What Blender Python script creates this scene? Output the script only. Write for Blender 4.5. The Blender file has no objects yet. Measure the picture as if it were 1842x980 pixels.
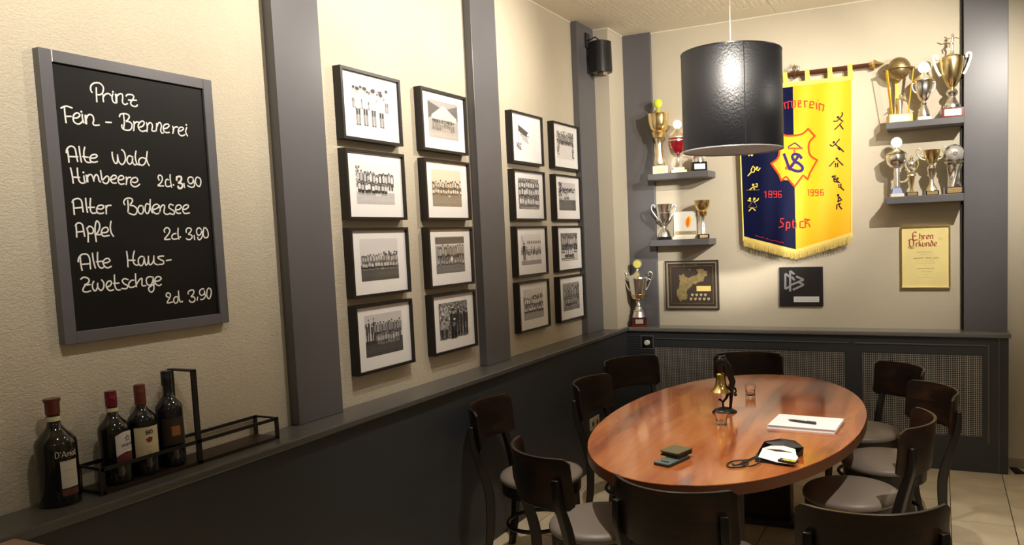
import bpy, bmesh, math, random
from math import sin, cos, pi, radians, atan2, sqrt, hypot
from mathutils import Vector, Matrix
random.seed(7)
SC = bpy.context.scene
COL = SC.collection
# ---------------------------------------------------------------- camera
cam_d = bpy.data.cameras.new('camera'); cam = bpy.data.objects.new('camera', cam_d); COL.objects.link(cam)
R_ = Vector((0.91308732, 0.40606527, -0.03718257)); U_ = Vector((0.00283906, 0.08485338, 0.9963894)); F_ = Vector((-0.4077542, 0.90989609, -0.0763257))
cam.matrix_world = Matrix(((R_.x, U_.x, -F_.x, 2.4508), (R_.y, U_.y, -F_.y, -5.6818), (R_.z, U_.z, -F_.z, 1.6676), (0, 0, 0, 1)))
cam_d.sensor_width = 36; cam_d.lens = 1362.72 / 1842 * 36
cam_d.shift_x = (921 - 1083.58) / 1842; cam_d.shift_y = (527.06 - 490) / 1842
cam_d.clip_start = 0.05
SC.camera = cam
# ---------------------------------------------------------------- world, lights, exposure
SC.view_settings.view_transform = 'Standard'; SC.view_settings.look = 'None'
SC.view_settings.gamma = 1; SC.view_settings.use_curve_mapping = False
SC.view_settings.exposure = 0.0
W = bpy.data.worlds.new('world'); SC.world = W; W.use_nodes = True
W.node_tree.nodes['Background'].inputs[0].default_value = (1, .86, .7, 1); W.node_tree.nodes['Background'].inputs[1].default_value = 0.05
WARM = (1, .92, .81)
def spot(name, loc, aim, power, size=90, blend=.6, radius=.02, col=WARM):
    l = bpy.data.lights.new(name, 'SPOT'); l.energy = power; l.color = col; l.spot_size = radians(size); l.spot_blend = blend; l.shadow_soft_size = radius
    o = bpy.data.objects.new(name, l); COL.objects.link(o); o.location = loc
    o.rotation_euler = (Vector(aim) - Vector(loc)).to_track_quat('-Z', 'Y').to_euler(); return o
spot('spot_back_right', (3.0, -1.6, 2.92), (2.3, 0, 2.2), 180, 78, .9, .012)
spot('spot_back_left', (3.0, -2.4, 2.92), (.72, 0, 2.1), 360, 52, .9, .012)
for i, y in enumerate((-1.7, -3.05, -4.5)):
    spot('spot_wall', (1.2, y, 2.92), (0, y - (.25 if i == 0 else 0), 2.6), (105, 125, 105)[i], (98, 110, 104)[i], 1.0, .02)
spot('spot_lamp', (2.42, -5.3, 3.0), (1.53, -2.1, 2.3), 1000, 17, .6, .05)
spot('spot_floor', (1.0, -3.0, 3.05), (1.35, -2.5, 0), 170, 84, 1.0, .03)
spot('spot_floor', (3.0, -3.4, 3.05), (2.5, -2.3, 0), 230, 66, 1.0, .012)
spot('ceiling_fill_spot', (3.05, -1.9, 2.5), (1.0, -.9, 3.45), 190, 104, 1.0, .08)  # added spot that only lifts the ceiling brightness
# added point lights for soft ambient fill, out of frame
for loc, e in (((4.3, -3.4, 2.35), 8), ((3.6, -6.8, 2.35), 10)):
    l = bpy.data.lights.new('fill_point', 'POINT'); l.energy = e; l.color = WARM; l.shadow_soft_size = .16
    o = bpy.data.objects.new('fill_point', l); COL.objects.link(o); o.location = loc
# ---------------------------------------------------------------- materials
MATS = {}
def mat(name, col, rough=.5, metal=0., noise=0., nscale=8., stretch=(1, 1, 1), bump=0., bscale=60., bstretch=(1, 1, 1), coat=0., dist=.001, spec=.5, sheen=0., ndetail=4, emit=None):
    if name in MATS: return MATS[name]
    m = bpy.data.materials.new(name); m.use_nodes = True; nt = m.node_tree; b = nt.nodes['Principled BSDF']
    c = (*col, 1)
    b.inputs['Base Color'].default_value = c; b.inputs['Roughness'].default_value = rough; b.inputs['Metallic'].default_value = metal
    b.inputs['Specular IOR Level'].default_value = spec
    if coat: b.inputs['Coat Weight'].default_value = coat; b.inputs['Coat Roughness'].default_value = .08
    if sheen: b.inputs['Sheen Weight'].default_value = sheen
    def coords(s):
        tc = nt.nodes.new('ShaderNodeTexCoord'); mp = nt.nodes.new('ShaderNodeMapping'); mp.inputs['Scale'].default_value = s
        nt.links.new(tc.outputs['Object'], mp.inputs['Vector']); return mp
    if noise:
        mp = coords(stretch); n = nt.nodes.new('ShaderNodeTexNoise'); n.inputs['Scale'].default_value = nscale; n.inputs['Detail'].default_value = ndetail
        nt.links.new(mp.outputs[0], n.inputs['Vector'])
        r = nt.nodes.new('ShaderNodeValToRGB'); r.color_ramp.elements[0].position = .3; r.color_ramp.elements[1].position = .7
        r.color_ramp.elements[0].color = (*[v * (1 - noise) for v in col], 1); r.color_ramp.elements[1].color = (*[min(1, v * (1 + noise)) for v in col], 1)
        nt.links.new(n.outputs[0], r.inputs[0]); nt.links.new(r.outputs[0], b.inputs['Base Color'])
    if bump:
        mp = coords(bstretch); n = nt.nodes.new('ShaderNodeTexNoise'); n.inputs['Scale'].default_value = bscale; n.inputs['Detail'].default_value = 5
        nt.links.new(mp.outputs[0], n.inputs['Vector'])
        bp = nt.nodes.new('ShaderNodeBump'); bp.inputs['Strength'].default_value = bump; bp.inputs['Distance'].default_value = dist
        nt.links.new(n.outputs[0], bp.inputs['Height']); nt.links.new(bp.outputs[0], b.inputs['Normal'])
    if emit: b.inputs['Emission Color'].default_value = (*emit[:3], 1); b.inputs['Emission Strength'].default_value = emit[3]
    MATS[name] = m; return m
def plaster(name, col, strength):
    m = mat(name, col, .85, noise=.04, nscale=3); nt = m.node_tree; b = nt.nodes['Principled BSDF']
    tc = nt.nodes.new('ShaderNodeTexCoord'); mp = nt.nodes.new('ShaderNodeMapping'); mp.inputs['Scale'].default_value = (1, 1, 1.7)
    nt.links.new(tc.outputs['Object'], mp.inputs['Vector'])
    n1 = nt.nodes.new('ShaderNodeTexNoise'); n1.inputs['Scale'].default_value = 75; n1.inputs['Detail'].default_value = 3; n1.inputs['Distortion'].default_value = 1.2
    n2 = nt.nodes.new('ShaderNodeTexVoronoi'); n2.inputs['Scale'].default_value = 55
    nt.links.new(mp.outputs[0], n1.inputs['Vector']); nt.links.new(mp.outputs[0], n2.inputs['Vector'])
    r = nt.nodes.new('ShaderNodeValToRGB'); r.color_ramp.elements[0].position = .38; r.color_ramp.elements[1].position = .6
    nt.links.new(n1.outputs[0], r.inputs[0])
    mx = nt.nodes.new('ShaderNodeMath'); mx.operation = 'MULTIPLY_ADD'; mx.inputs[1].default_value = .35
    nt.links.new(n2.outputs[0], mx.inputs[0]); nt.links.new(r.outputs[0], mx.inputs[2])
    bp = nt.nodes.new('ShaderNodeBump'); bp.inputs['Strength'].default_value = strength; bp.inputs['Distance'].default_value = .002
    nt.links.new(mx.outputs[0], bp.inputs['Height']); nt.links.new(bp.outputs[0], b.inputs['Normal']); return m
def wood(name, c1, c2, c3, rough, scale=(6, .7, 6), coat=0., rings=3.0):
    m = mat(name, c1, rough, coat=coat); nt = m.node_tree; b = nt.nodes['Principled BSDF']
    tc = nt.nodes.new('ShaderNodeTexCoord'); mp = nt.nodes.new('ShaderNodeMapping'); mp.inputs['Scale'].default_value = scale
    nt.links.new(tc.outputs['Object'], mp.inputs['Vector'])
    n = nt.nodes.new('ShaderNodeTexNoise'); n.inputs['Scale'].default_value = 1.6; n.inputs['Detail'].default_value = 8; n.inputs['Roughness'].default_value = .55; n.inputs['Distortion'].default_value = .5
    n2 = nt.nodes.new('ShaderNodeTexNoise'); n2.inputs['Scale'].default_value = 14; n2.inputs['Detail'].default_value = 4
    nt.links.new(mp.outputs[0], n.inputs['Vector']); nt.links.new(mp.outputs[0], n2.inputs['Vector'])
    mx = nt.nodes.new('ShaderNodeMath'); mx.operation = 'MULTIPLY_ADD'; mx.inputs[1].default_value = .08
    nt.links.new(n2.outputs[0], mx.inputs[0]); nt.links.new(n.outputs[0], mx.inputs[2])
    r = nt.nodes.new('ShaderNodeValToRGB'); e = r.color_ramp.elements
    e[0].position = .38; e[0].color = (*c2, 1); e[1].position = .7; e[1].color = (*c3, 1); k = e.new(.52); k.color = (*c1, 1)
    nt.links.new(mx.outputs[0], r.inputs[0]); nt.links.new(r.outputs[0], b.inputs['Base Color']); return m
def attr_mat(name, rough=.5, coat=0.):
    m = mat(name, (1, 1, 1), rough, coat=coat); nt = m.node_tree
    a = nt.nodes.new('ShaderNodeVertexColor'); a.layer_name = 'Col'
    nt.links.new(a.outputs['Color'], nt.nodes['Principled BSDF'].inputs['Base Color']); return m
def pane_mat(name, f=.03):
    m = bpy.data.materials.new(name); m.use_nodes = True; nt = m.node_tree; nt.nodes.clear()
    o = nt.nodes.new('ShaderNodeOutputMaterial'); t = nt.nodes.new('ShaderNodeBsdfTransparent')
    g = nt.nodes.new('ShaderNodeBsdfGlossy'); g.inputs['Roughness'].default_value = .03
    lw = nt.nodes.new('ShaderNodeLayerWeight'); lw.inputs[0].default_value = .5; p = nt.nodes.new('ShaderNodeMath'); p.operation = 'POWER'; p.inputs[1].default_value = 5
    q = nt.nodes.new('ShaderNodeMath'); q.operation = 'MULTIPLY_ADD'; q.inputs[1].default_value = .9; q.inputs[2].default_value = f; mx = nt.nodes.new('ShaderNodeMixShader')
    nt.links.new(lw.outputs['Facing'], p.inputs[0]); nt.links.new(p.outputs[0], q.inputs[0]); nt.links.new(q.outputs[0], mx.inputs[0]); nt.links.new(t.outputs[0], mx.inputs[1]); nt.links.new(g.outputs[0], mx.inputs[2]); nt.links.new(mx.outputs[0], o.inputs[0])
    return m
BEIGE = plaster('beige_rough_plaster', (.585, .52, .40), .55)
BEIGE2 = mat('beige_smooth_plaster', (.575, .52, .405), .8, bump=.25, bscale=25, bstretch=(1, 1, 2.5), dist=.003, noise=.03, nscale=2)
GREY = mat('grey_satin_paint', (.118, .116, .125), .38, bump=.06, bscale=90, dist=.0005, noise=.05, nscale=3)
GREYD = mat('shaded_grey_paint', (.04, .043, .048), .45, bump=.05, bscale=90, dist=.0005)  # grey paint darkened in colour for the shade below the ledge
GREYP = mat('ledge_grey_paint', (.095, .094, .09), .28, bump=.05, bscale=50, dist=.0005)
CEIL = mat('cream_ceiling', (.82, .75, .6), .8)
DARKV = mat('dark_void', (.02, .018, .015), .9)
BLACK = mat('black_satin', (.012, .011, .011), .35)
BLACKM = mat('black_matte', (.01, .01, .01), .7)
DWOOD = wood('dark_stained_wood', (.012, .006, .004), (.006, .0035, .0028), (.035, .014, .006), .32, (3, 3, 14))
DLEG = mat('wenge_leg', (.009, .0065, .0055), .35)
SEAT = mat('taupe_leatherette', (.2, .163, .135), .45, bump=.12, bscale=150, dist=.0006)
CHERRY = wood('cherry_tabletop', (.36, .095, .024), (.12, .025, .011), (.5, .18, .05), .15, (3.2, .5, 5), coat=.4)
CHEDGE = mat('cherry_edge', (.11, .04, .018), .3)
GOLD = mat('polished_gold', (.93, .74, .38), .24, 1.)
PGOLD = mat('pale_gold', (.95, .86, .62), .3, 1.)
BRONZE = mat('antique_bronze', (.36, .27, .13), .42, .9, noise=.2, nscale=30)
SILVER = mat('polished_silver', (.93, .92, .9), .22, 1.)
ESILVER = mat('engraved_silver', (.93, .91, .87), .32, 1., bump=.6, bscale=120, dist=.002)
EGOLD = mat('engraved_gold', (.75, .55, .25), .3, 1., bump=.6, bscale=110, dist=.002)
WHITEM = mat('white_enamel', (.86, .85, .8), .35)
WHITEP = mat('white_paper', (.82, .82, .84), .7)
MATB = mat('white_mat_board', (.9, .89, .87), .8)
MARBW = mat('white_marble', (.75, .7, .6), .2, noise=.12, nscale=25)
MARBB = mat('black_marble', (.012, .012, .012), .12)
MARBR = mat('red_marble', (.16, .025, .018), .15, noise=.3, nscale=20)
MAROON = mat('mahogany_block', (.07, .018, .012), .2)
PRINT = attr_mat('photo_print', .45)
PANE = pane_mat('clear_pane')
CHALK = mat('chalk_marker', (.85, .84, .8), .8)
# ---------------------------------------------------------------- mesh helpers
class MB:
    def __init__(s): s.v = []; s.f = []; s.c = []; s.cc = None; s.rk = 0
    def add(s, vs, fs, col=None):
        n = len(s.v); s.v += [tuple(v) for v in vs]; s.f += [tuple(i + n for i in f) for f in fs]
        s.c += [col if col is not None else s.cc] * len(fs)
    def box(s, x0, x1, y0, y1, z0, z1, col=None):
        s.add([(x, y, z) for x in (x0, x1) for y in (y0, y1) for z in (z0, z1)],
              [(0, 1, 3, 2), (4, 6, 7, 5), (0, 4, 5, 1), (2, 3, 7, 6), (0, 2, 6, 4), (1, 5, 7, 3)], col); return s
    def lathe(s, prof, seg=28, c=(0, 0, 0), sx=1, sy=1, flute=0, fn=8, closed=True, a0=0, a1=2 * pi):
        full = abs(a1 - a0 - 2 * pi) < 1e-6; m = seg if full else seg + 1; vs = []; fs = []
        for (r, z) in prof:
            for k in range(m):
                a = a0 + (a1 - a0) * k / seg; rr = r * (1 + flute * abs(cos(a * fn / 2)) - flute)
                vs.append((c[0] + rr * cos(a) * sx, c[1] + rr * sin(a) * sy, c[2] + z))
        for i in range(len(prof) - 1):
            for k in range(seg):
                k2 = (k + 1) % m; fs.append((i * m + k, i * m + k2, (i + 1) * m + k2, (i + 1) * m + k))
        if closed and full:
            if prof[0][0] > 1e-5: fs.append(tuple(reversed(range(m))))
            if prof[-1][0] > 1e-5: fs.append(tuple((len(prof) - 1) * m + k for k in range(m)))
        s.add(vs, fs); return s
    def tube(s, pts, r, seg=8, cap=True, flat=1.0):
        P = [Vector(p) for p in pts]; rs = r if isinstance(r, (list, tuple)) else [r] * len(P); vs = []; fs = []
        up = Vector((0, 0, 1))
        t0 = (P[1] - P[0]).normalized(); n = up.cross(t0)
        if n.length < .05: n = Vector((1, 0, 0)).cross(t0)
        n.normalize()
        for i, p in enumerate(P):
            t = (P[min(i + 1, len(P) - 1)] - P[max(i - 1, 0)]).normalized()
            n = (n - t * n.dot(t)).normalized(); b = t.cross(n)
            for k in range(seg):
                a = 2 * pi * k / seg; vs.append(p + n * cos(a) * rs[i] + b * sin(a) * rs[i] * flat)
        for i in range(len(P) - 1):
            for k in range(seg):
                k2 = (k + 1) % seg; fs.append((i * seg + k, i * seg + k2, (i + 1) * seg + k2, (i + 1) * seg + k))
        if cap: fs.append(tuple(reversed(range(seg)))); fs.append(tuple((len(P) - 1) * seg + k for k in range(seg)))
        s.add(vs, fs); return s
    def prism(s, poly, fn, d0, d1, col=None):      # poly 2D, fn(u,v,d)->3D
        n = len(poly); s.add([fn(u, v, d0) for u, v in poly] + [fn(u, v, d1) for u, v in poly],
              [tuple(reversed(range(n))), tuple(range(n, 2 * n))] + [(i, (i + 1) % n, n + (i + 1) % n, n + i) for i in range(n)], col); return s
    def poly(s, poly, fn, d, col=None): s.add([fn(u, v, d) for u, v in poly], [tuple(range(len(poly)))], col); return s
    def ball(s, c, r, seg=18, sx=1, sy=1, sz=1, squash=None):
        pr = [(max(1e-6, r * sin(pi * i / 12)), -r * cos(pi * i / 12) * sz) for i in range(13)]
        return s.lathe(pr, seg, c, sx, sy, closed=False)
    def ribbon(s, pts, w, fn, d=0, col=None, nib=None, smooth=True, caps=True):
        P = [Vector(p) for p in pts]
        if smooth and len(P) > 2:
            Q = []
            for i in range(len(P) - 1):
                a = P[max(i - 1, 0)]; b = P[i]; c = P[i + 1]; e = P[min(i + 2, len(P) - 1)]
                for k in range(4):
                    t = k / 4; Q.append(.5 * ((2 * b) + (c - a) * t + (2 * a - 5 * b + 4 * c - e) * t * t + (3 * b - a - 3 * c + e) * t ** 3))
            Q.append(P[-1]); P = Q
        if getattr(fn, '__name__', '') == 'bfn':
            Q = [P[0]]
            for a, b in zip(P, P[1:]):
                m_ = max(1, int((b - a).length / .012)); Q += [a + (b - a) * (k + 1) / m_ for k in range(m_)]
            P = Q
        L = []; Rr = []
        for i, p in enumerate(P):
            t = (P[min(i + 1, len(P) - 1)] - P[max(i - 1, 0)])
            if t.length < 1e-9: t = Vector((1, 0))
            t.normalize()
            if nib is not None: o = Vector((cos(nib), sin(nib))) * w / 2; o2 = Vector((-t.y, t.x)) * w * .16; o = o + (o2 if o2.dot(o) > 0 else -o2)
            else: o = Vector((-t.y, t.x)) * w / 2
            if nib is None and caps and i == 0: p = p - t * w * .3
            if nib is None and caps and i == len(P) - 1: p = p + t * w * .3
            L.append(p + o); Rr.append(p - o)
        n = len(P); k0 = s.rk % 300; s.rk += n
        s.add([fn(q.x, q.y, d + (k0 + i) * 2e-6) for i, q in enumerate(L)] + [fn(q.x, q.y, d + (k0 + i) * 2e-6) for i, q in enumerate(Rr)], [(i, i + 1, n + i + 1, n + i) for i in range(n - 1)], col); return s
    def mesh(s, name, smooth=None):
        me = bpy.data.meshes.new(name); me.from_pydata(s.v, [], s.f)
        if any(c is not None for c in s.c):
            ca = me.color_attributes.new('Col', 'FLOAT_COLOR', 'CORNER'); i = 0; arr = []
            for f, c in zip(s.f, s.c):
                c = c if c is not None else (1, 1, 1); arr += [c[0], c[1], c[2], 1.0] * len(f)
            ca.data.foreach_set('color', arr)
        me.update(); return me
def fix(me):
    bm = bmesh.new(); bm.from_mesh(me); bmesh.ops.recalc_face_normals(bm, faces=bm.faces); bm.to_mesh(me); bm.free()
def obj(name, mb, m, parent=None, smooth=None, loc=(0, 0, 0), rotz=0, bevel=0, kind=None, label=None):
    me = mb.mesh(name) if isinstance(mb, MB) else mb
    if isinstance(mb, MB): fix(me)
    me.materials.clear(); me.materials.append(m)
    if smooth is not None:
        me.polygons.foreach_set('use_smooth', [True] * len(me.polygons)); me.update()
        try: me.set_sharp_from_angle(angle=radians(smooth))
        except Exception: pass
    o = bpy.data.objects.new(name, me); COL.objects.link(o); o.location = loc; o.rotation_euler = (0, 0, rotz)
    if parent: o.parent = parent
    if bevel:
        b = o.modifiers.new('bevel', 'BEVEL'); b.width = bevel; b.segments = 2; b.limit_method = 'ANGLE'
    if kind: o['kind'] = kind
    if label: o['label'] = label
    return o
def thing(name, label, cat, loc=(0, 0, 0), rotz=0, group=None):
    o = bpy.data.objects.new(name, None); COL.objects.link(o); o.empty_display_size = .05
    o.location = loc; o.rotation_euler = (0, 0, rotz); o['label'] = label; o['category'] = cat
    if group: o['group'] = group
    return o
def tag(o, label, cat, group=None):
    o['label'] = label; o['category'] = cat
    if group: o['group'] = group
    return o
def struct(name, mb, m, parent=None, label=None, **k):
    o = obj(name, mb, m, parent, **k)
    if not parent: o['kind'] = 'structure'
    if label: o['label'] = label
    return o
def strokes(txt): return [[tuple(int(c) / 10000 for c in p.split(',')) for p in st.split(';')] for st in txt.split('|') if st]
backp = lambda y0: (lambda u, v, d: (u, y0 - d, v))        # back wall plane, d towards the room
leftp = lambda x0: (lambda u, v, d: (x0 + d, u, v))        # left wall plane
topp = lambda z0: (lambda u, v, d: (u, v, z0 + d))
# stroke font on a 0..1 cell (x-height .62); used for small lettering
FONT = {
'A': (.6, [[(0, 0), (.28, 1), (.56, 0)], [(.1, .35), (.46, .35)]]), 'B': (.55, [[(0, 0), (0, 1), (.4, .95), (.4, .58), (0, .53)], [(0, .53), (.48, .45), (.48, .05), (0, 0)]]),
'C': (.6, [[(.52, .85), (.3, 1), (.05, .8), (.05, .2), (.3, 0), (.52, .15)]]), 'D': (.58, [[(0, 0), (0, 1), (.35, .95), (.5, .5), (.35, .05), (0, 0)]]),
'E': (.5, [[(.45, 1), (0, 1), (0, 0), (.45, 0)], [(0, .52), (.38, .52)]]), 'F': (.5, [[(.45, 1), (0, 1), (0, 0)], [(0, .52), (.38, .52)]]),
'G': (.62, [[(.52, .85), (.3, 1), (.05, .8), (.05, .2), (.3, 0), (.54, .15), (.54, .48), (.34, .48)]]), 'H': (.6, [[(0, 0), (0, 1)], [(.5, 0), (.5, 1)], [(0, .5), (.5, .5)]]),
'I': (.2, [[(.05, 0), (.05, 1)]]), 'J': (.45, [[(.35, 1), (.35, .15), (.18, 0), (0, .15)]]), 'K': (.55, [[(0, 0), (0, 1)], [(.48, 1), (0, .45)], [(.15, .6), (.5, 0)]]),
'O': (.65, [[(.3, 1), (.05, .75), (.05, .25), (.3, 0), (.55, .25), (.55, .75), (.3, 1)]]), 'R': (.58, [[(0, 0), (0, 1), (.42, .95), (.42, .55), (0, .5)], [(.2, .5), (.5, 0)]]),
'S': (.55, [[(.48, .85), (.25, 1), (.04, .8), (.25, .52), (.48, .25), (.25, 0), (.02, .15)]]), 'T': (.55, [[(0, 1), (.5, 1)], [(.25, 1), (.25, 0)]]), 'M': (.7, [[(0, 0), (.05, 1), (.32, .3), (.6, 1), (.65, 0)]]),
'Z': (.55, [[(.02, 1), (.48, 1), (0, 0), (.5, 0)]]), "'": (.15, [[(.05, 1), (.03, .8)]]), ' ': (.35, []), 'U': (.6, [[(0, 1), (0, .2), (.25, 0), (.5, .2), (.5, 1)]]),
'e': (.5, [[(.05, .32), (.42, .38), (.38, .6), (.2, .64), (.04, .45), (.06, .12), (.25, 0), (.44, .1)]]), 'h': (.5, [[(.05, 1), (.05, 0)], [(.05, .5), (.25, .64), (.42, .5), (.42, .1), (.36, -.12)]]),
'r': (.38, [[(.05, .64), (.05, .06), (.12, 0)], [(.05, .5), (.2, .64), (.34, .58)]]), 'n': (.5, [[(.05, .64), (.05, 0)], [(.05, .5), (.26, .64), (.42, .5), (.42, .06), (.5, 0)]]),
'u': (.5, [[(.05, .64), (.05, .1), (.22, 0), (.42, .14)], [(.42, .64), (.42, 0)]]), 'k': (.46, [[(.05, 1), (.05, 0)], [(.05, .35), (.34, .64)], [(.14, .42), (.4, 0)], [(.05, .95), (.25, 1)]]),
'd': (.5, [[(.42, .55), (.2, .6), (.04, .4), (.06, .1), (.24, 0), (.42, .2), (.4, .6), (.15, 1)]]), 'a': (.5, [[(.4, .55), (.2, .64), (.04, .4), (.06, .1), (.22, 0), (.4, .2)], [(.4, .64), (.44, 0)]]),
'm': (.72, [[(.05, .64), (.05, 0)], [(.05, .5), (.2, .64), (.32, .5), (.32, 0)], [(.32, .5), (.48, .64), (.62, .5), (.62, 0)]]), 't': (.35, [[(.15, .95), (.12, .1), (.3, 0)], [(0, .64), (.32, .64)]]),
'v': (.45, [[(.02, .64), (.2, 0), (.4, .64)]]), 'i': (.22, [[(.08, .6), (.08, .03)], [(.08, .82), (.08, .84)]]), 'o': (.5, [[(.22, .62), (.03, .32), (.22, 0), (.42, .32), (.22, .62)]]),
}
def text(mb, s, x, y, h, w, fn, d=0, nib=None, sx=1, arc=None, col=None, smooth=True):
    for ch in s:
        adv, st = FONT[ch]
        for l in st: mb.ribbon([(x + u * h * sx, y + v * h) for u, v in l], w, fn, d, col, nib, smooth)
        x += (adv + .1) * h * sx
    return x
def scribble(mb, x0, x1, y, h, w, fn, d=0, col=None, seed=1):
    rnd = random.Random(seed); x = x0
    while x < x1:
        L = min(x1 - x, h * rnd.uniform(2, 5)); n = max(3, int(L / h * 2.2)); pts = []
        for i in range(n): pts.append((x + L * i / (n - 1), y + h * (rnd.uniform(.5, 1) if i % 2 else rnd.uniform(0, .3))))
        mb.ribbon(pts, w, fn, d, col, None, False); x += L + h * .9
# ================================================================ SETTING
RX, RY, CZ, WZ = 5.6, -8.0, 3.218, .935
fl = struct('floor', MB().box(-.1, RX, RY, .1, -.06, -.004), mat('dark_grout', (.07, .055, .04), .9), label='beige ceramic tiles with dark grout joints')
TILE = mat('beige_floor_tile', (.66, .56, .39), .3, noise=.13, nscale=5, bump=.1, bscale=12, dist=.002)
tm = MB().box(-.1555, .1555, -.1545, .1545, -.01, 0).mesh('tile'); fix(tm)
edge = MB().box(-.1555, .1555, -.1545, .012, -.01, 0).mesh('tile_cut'); fix(edge)
for i in range(-8, 9):
    for j in range(-1, 16):
        x = 2.50 + .316 * i + .158; y = -.172 - .314 * j - .157
        if x > 3.4 and y > -1.5 or x < .1: continue
        if x > 3.8: continue
        o = obj('tile', edge if j < 0 else tm, TILE, fl, loc=(x, y, random.uniform(-.0008, .0004)), bevel=0)
        o.rotation_euler = (random.uniform(-.001, .001), random.uniform(-.001, .001), 0)
struct('wall_left', MB().box(-.12, 0, RY, .12, 0, CZ + .2), BEIGE)
struct('wall_back', MB().box(0, RX, 0, .12, 0, CZ + .2), BEIGE2)
struct('wall_right', MB().box(RX, RX + .1, RY, .1, 0, CZ + .2), BEIGE2)
struct('wall_rear', MB().box(0, RX, RY - .1, RY, 0, CZ + .2), BEIGE2)
struct('trim_1', MB().box(0, .168, -.32, 0, 0, CZ + .02), BEIGE2, label='beige plastered duct boxed into the room corner')
for n, (y0, y1) in enumerate(((-3.405, -3.155), (-1.99, -1.725), (-.61, -.32))):
    struct('trim_%d' % (n + 2), MB().box(0, .05, y0, y1, WZ, CZ + .01), GREY, label='vertical grey painted board on the left wall', bevel=.003)
struct('trim_5', MB().box(.168, .40, -.03, 0, WZ, CZ + .01), GREY, bevel=.003, label='vertical grey painted board at the left end of the back wall')
struct('trim_6', MB().box(2.593, 2.853, -.06, 0, WZ, CZ + .01), GREY, bevel=.003, label='broad grey pillar board at the right end of the back wall')
struct('trim_7', MB().box(2.575, 2.593, -.02, 0, WZ, CZ + .01), BLACKM, label='black strip standing in for the shadow gap beside the right pillar')  # solid strip, its black stands in for the shade in the gap
# left low panelling and ledge
struct('trim_8', MB().box(0, .18, RY, -.17, 0, .905), GREYD, label='shade-darkened grey boxed panelling along the left wall')
lm = MB(); lm.prism([(0, RY), (.203, RY), (.203, -.19), (.0, 0)], topp(.905), 0, .03)
struct('trim_9', lm, GREYP, bevel=.006, label='grey ledge board on top of the left panelling')
# back panelling: frame round two wire mesh openings
pb = MB(); y0, y1 = -.17, -.145
pb.box(.18, .41, y0, y1, 0, .905); pb.box(.41, 1.83, y0, y1, .785, .905); pb.box(.41, 1.83, y0, y1, 0, .24)
pb.box(1.83, 1.95, y0, y1, 0, .905); pb.box(1.95, 2.70, y0, y1, .785, .905); pb.box(1.95, 2.70, y0, y1, 0, .24)
pb.box(2.70, 2.853, y0, y1, 0, .905); pb.box(2.83, 2.853, y1, 0, 0, .905)
bp_ = struct('trim_10', pb, GREYD, label='shade-darkened grey radiator casing along the back wall')
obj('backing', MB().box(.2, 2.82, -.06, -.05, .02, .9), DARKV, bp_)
mo = MB()
for (a, b) in ((1.90, 2.74),):
    mo.box(a, b, -.176, -.17, .848, .856); mo.box(b - .008, b, -.176, -.17, .2, .848)
mo.box(2.795, 2.80, -.176, -.17, .0, .90)
mo.box(.42, 1.86, -.176, -.17, .848, .854)
obj('moulding', mo, GREY, bp_)
WIRE = mat('zinc_wire_mesh', (.55, .52, .5), .4, .4)
for nm, (xa, xb) in enumerate(((.41, 1.83), (1.95, 2.70))):
    g = MB(); x = xa; k = 0
    while x <= xb:
        wv = .0018 + .0007 * sin(k * 1.7); g.box(x - wv, x + wv, -.164, -.160, .24, .785); x += .0135; k += 1
    z = .24; k = 0
    while z <= .785: g.box(xa, xb, -.1665, -.163, z - .0016, z + .0016); z += .0125
    obj('wire_mesh', g, WIRE, bp_, kind='stuff')
rib = MB()
for k in range(9): rib.box(.19, .405, -.174, -.169, .70 + k * .02, .708 + k * .02)
for k in range(9): obj('louvre_slat', MB().box(.19, .297 if .74 < .70 + k * .02 < .88 else .405, -.174, -.169, .70 + k * .02, .709 + k * .02), GREYD, bp_)
lb = MB(); lb.prism([(0, 0), (.203, -.19), (2.866, -.19), (2.866, 0)], topp(.905), 0, .03)
struct('trim_11', lb, mat('ledge_highlight_paint', (.17, .165, .16), .14, bump=.05, bscale=50, dist=.0005), bevel=.007, label='grey ledge board on top of the radiator casing')  # ledge grey made lighter and glossier for the bright edge highlight
TB = mat('skirting_tile', (.36, .29, .2), .35, noise=.1, nscale=6)
struct('baseboard_back', MB().box(2.856, RX, -.012, 0, 0, .065), TB)
# ceiling: plain border boards and perforated acoustic panels
ce = struct('ceiling', MB().box(-.1, RX + .1, RY - .1, .12, CZ + .02, CZ + .1), mat('ceiling_backing', (.12, .1, .07), .9), label='cream ceiling with plain border and perforated acoustic panels')
for i, (a, b, c, d) in enumerate(((0, .222, RY, 0), (.222, 1.3735, -.237, 0), (1.3765, RX, -.237, 0), (.225, RX, RY, -3.45), (2.53, RX, -3.45, -.24))):
    obj('border_board', MB().box(a, b, c, d, CZ, CZ + .02), CEIL, ce)
def perforated(xa, xb, ya, yb, p=.0383):
    g = MB(); nx = int((xb - xa) / p); ny = int((yb - ya) / p); px = (xb - xa) / nx; py = (yb - ya) / ny; r = .0085
    for i in range(nx):
        for j in range(ny):
            ox, oy = xa + (i + .5) * px, ya + (j + .5) * py
            if j % 2: pass
            sq = [(ox + px / 2 * a, oy + py / 2 * b) for a, b in ((1, 0), (1, 1), (0, 1), (-1, 1), (-1, 0), (-1, -1), (0, -1), (1, -1))]
            ci = [(ox + r * cos(k * pi / 4), oy + r * sin(k * pi / 4)) for k in range(8)]
            vs = [(x, y, CZ) for x, y in sq] + [(x, y, CZ) for x, y in ci] + [(x, y, CZ + .012) for x, y in ci]
            fs = [(k, (k + 1) % 8, 8 + (k + 1) % 8, 8 + k) for k in range(8)] + [(8 + k, 8 + (k + 1) % 8, 16 + (k + 1) % 8, 16 + k) for k in range(8)]
            g.add(vs, fs)
    return g
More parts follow.
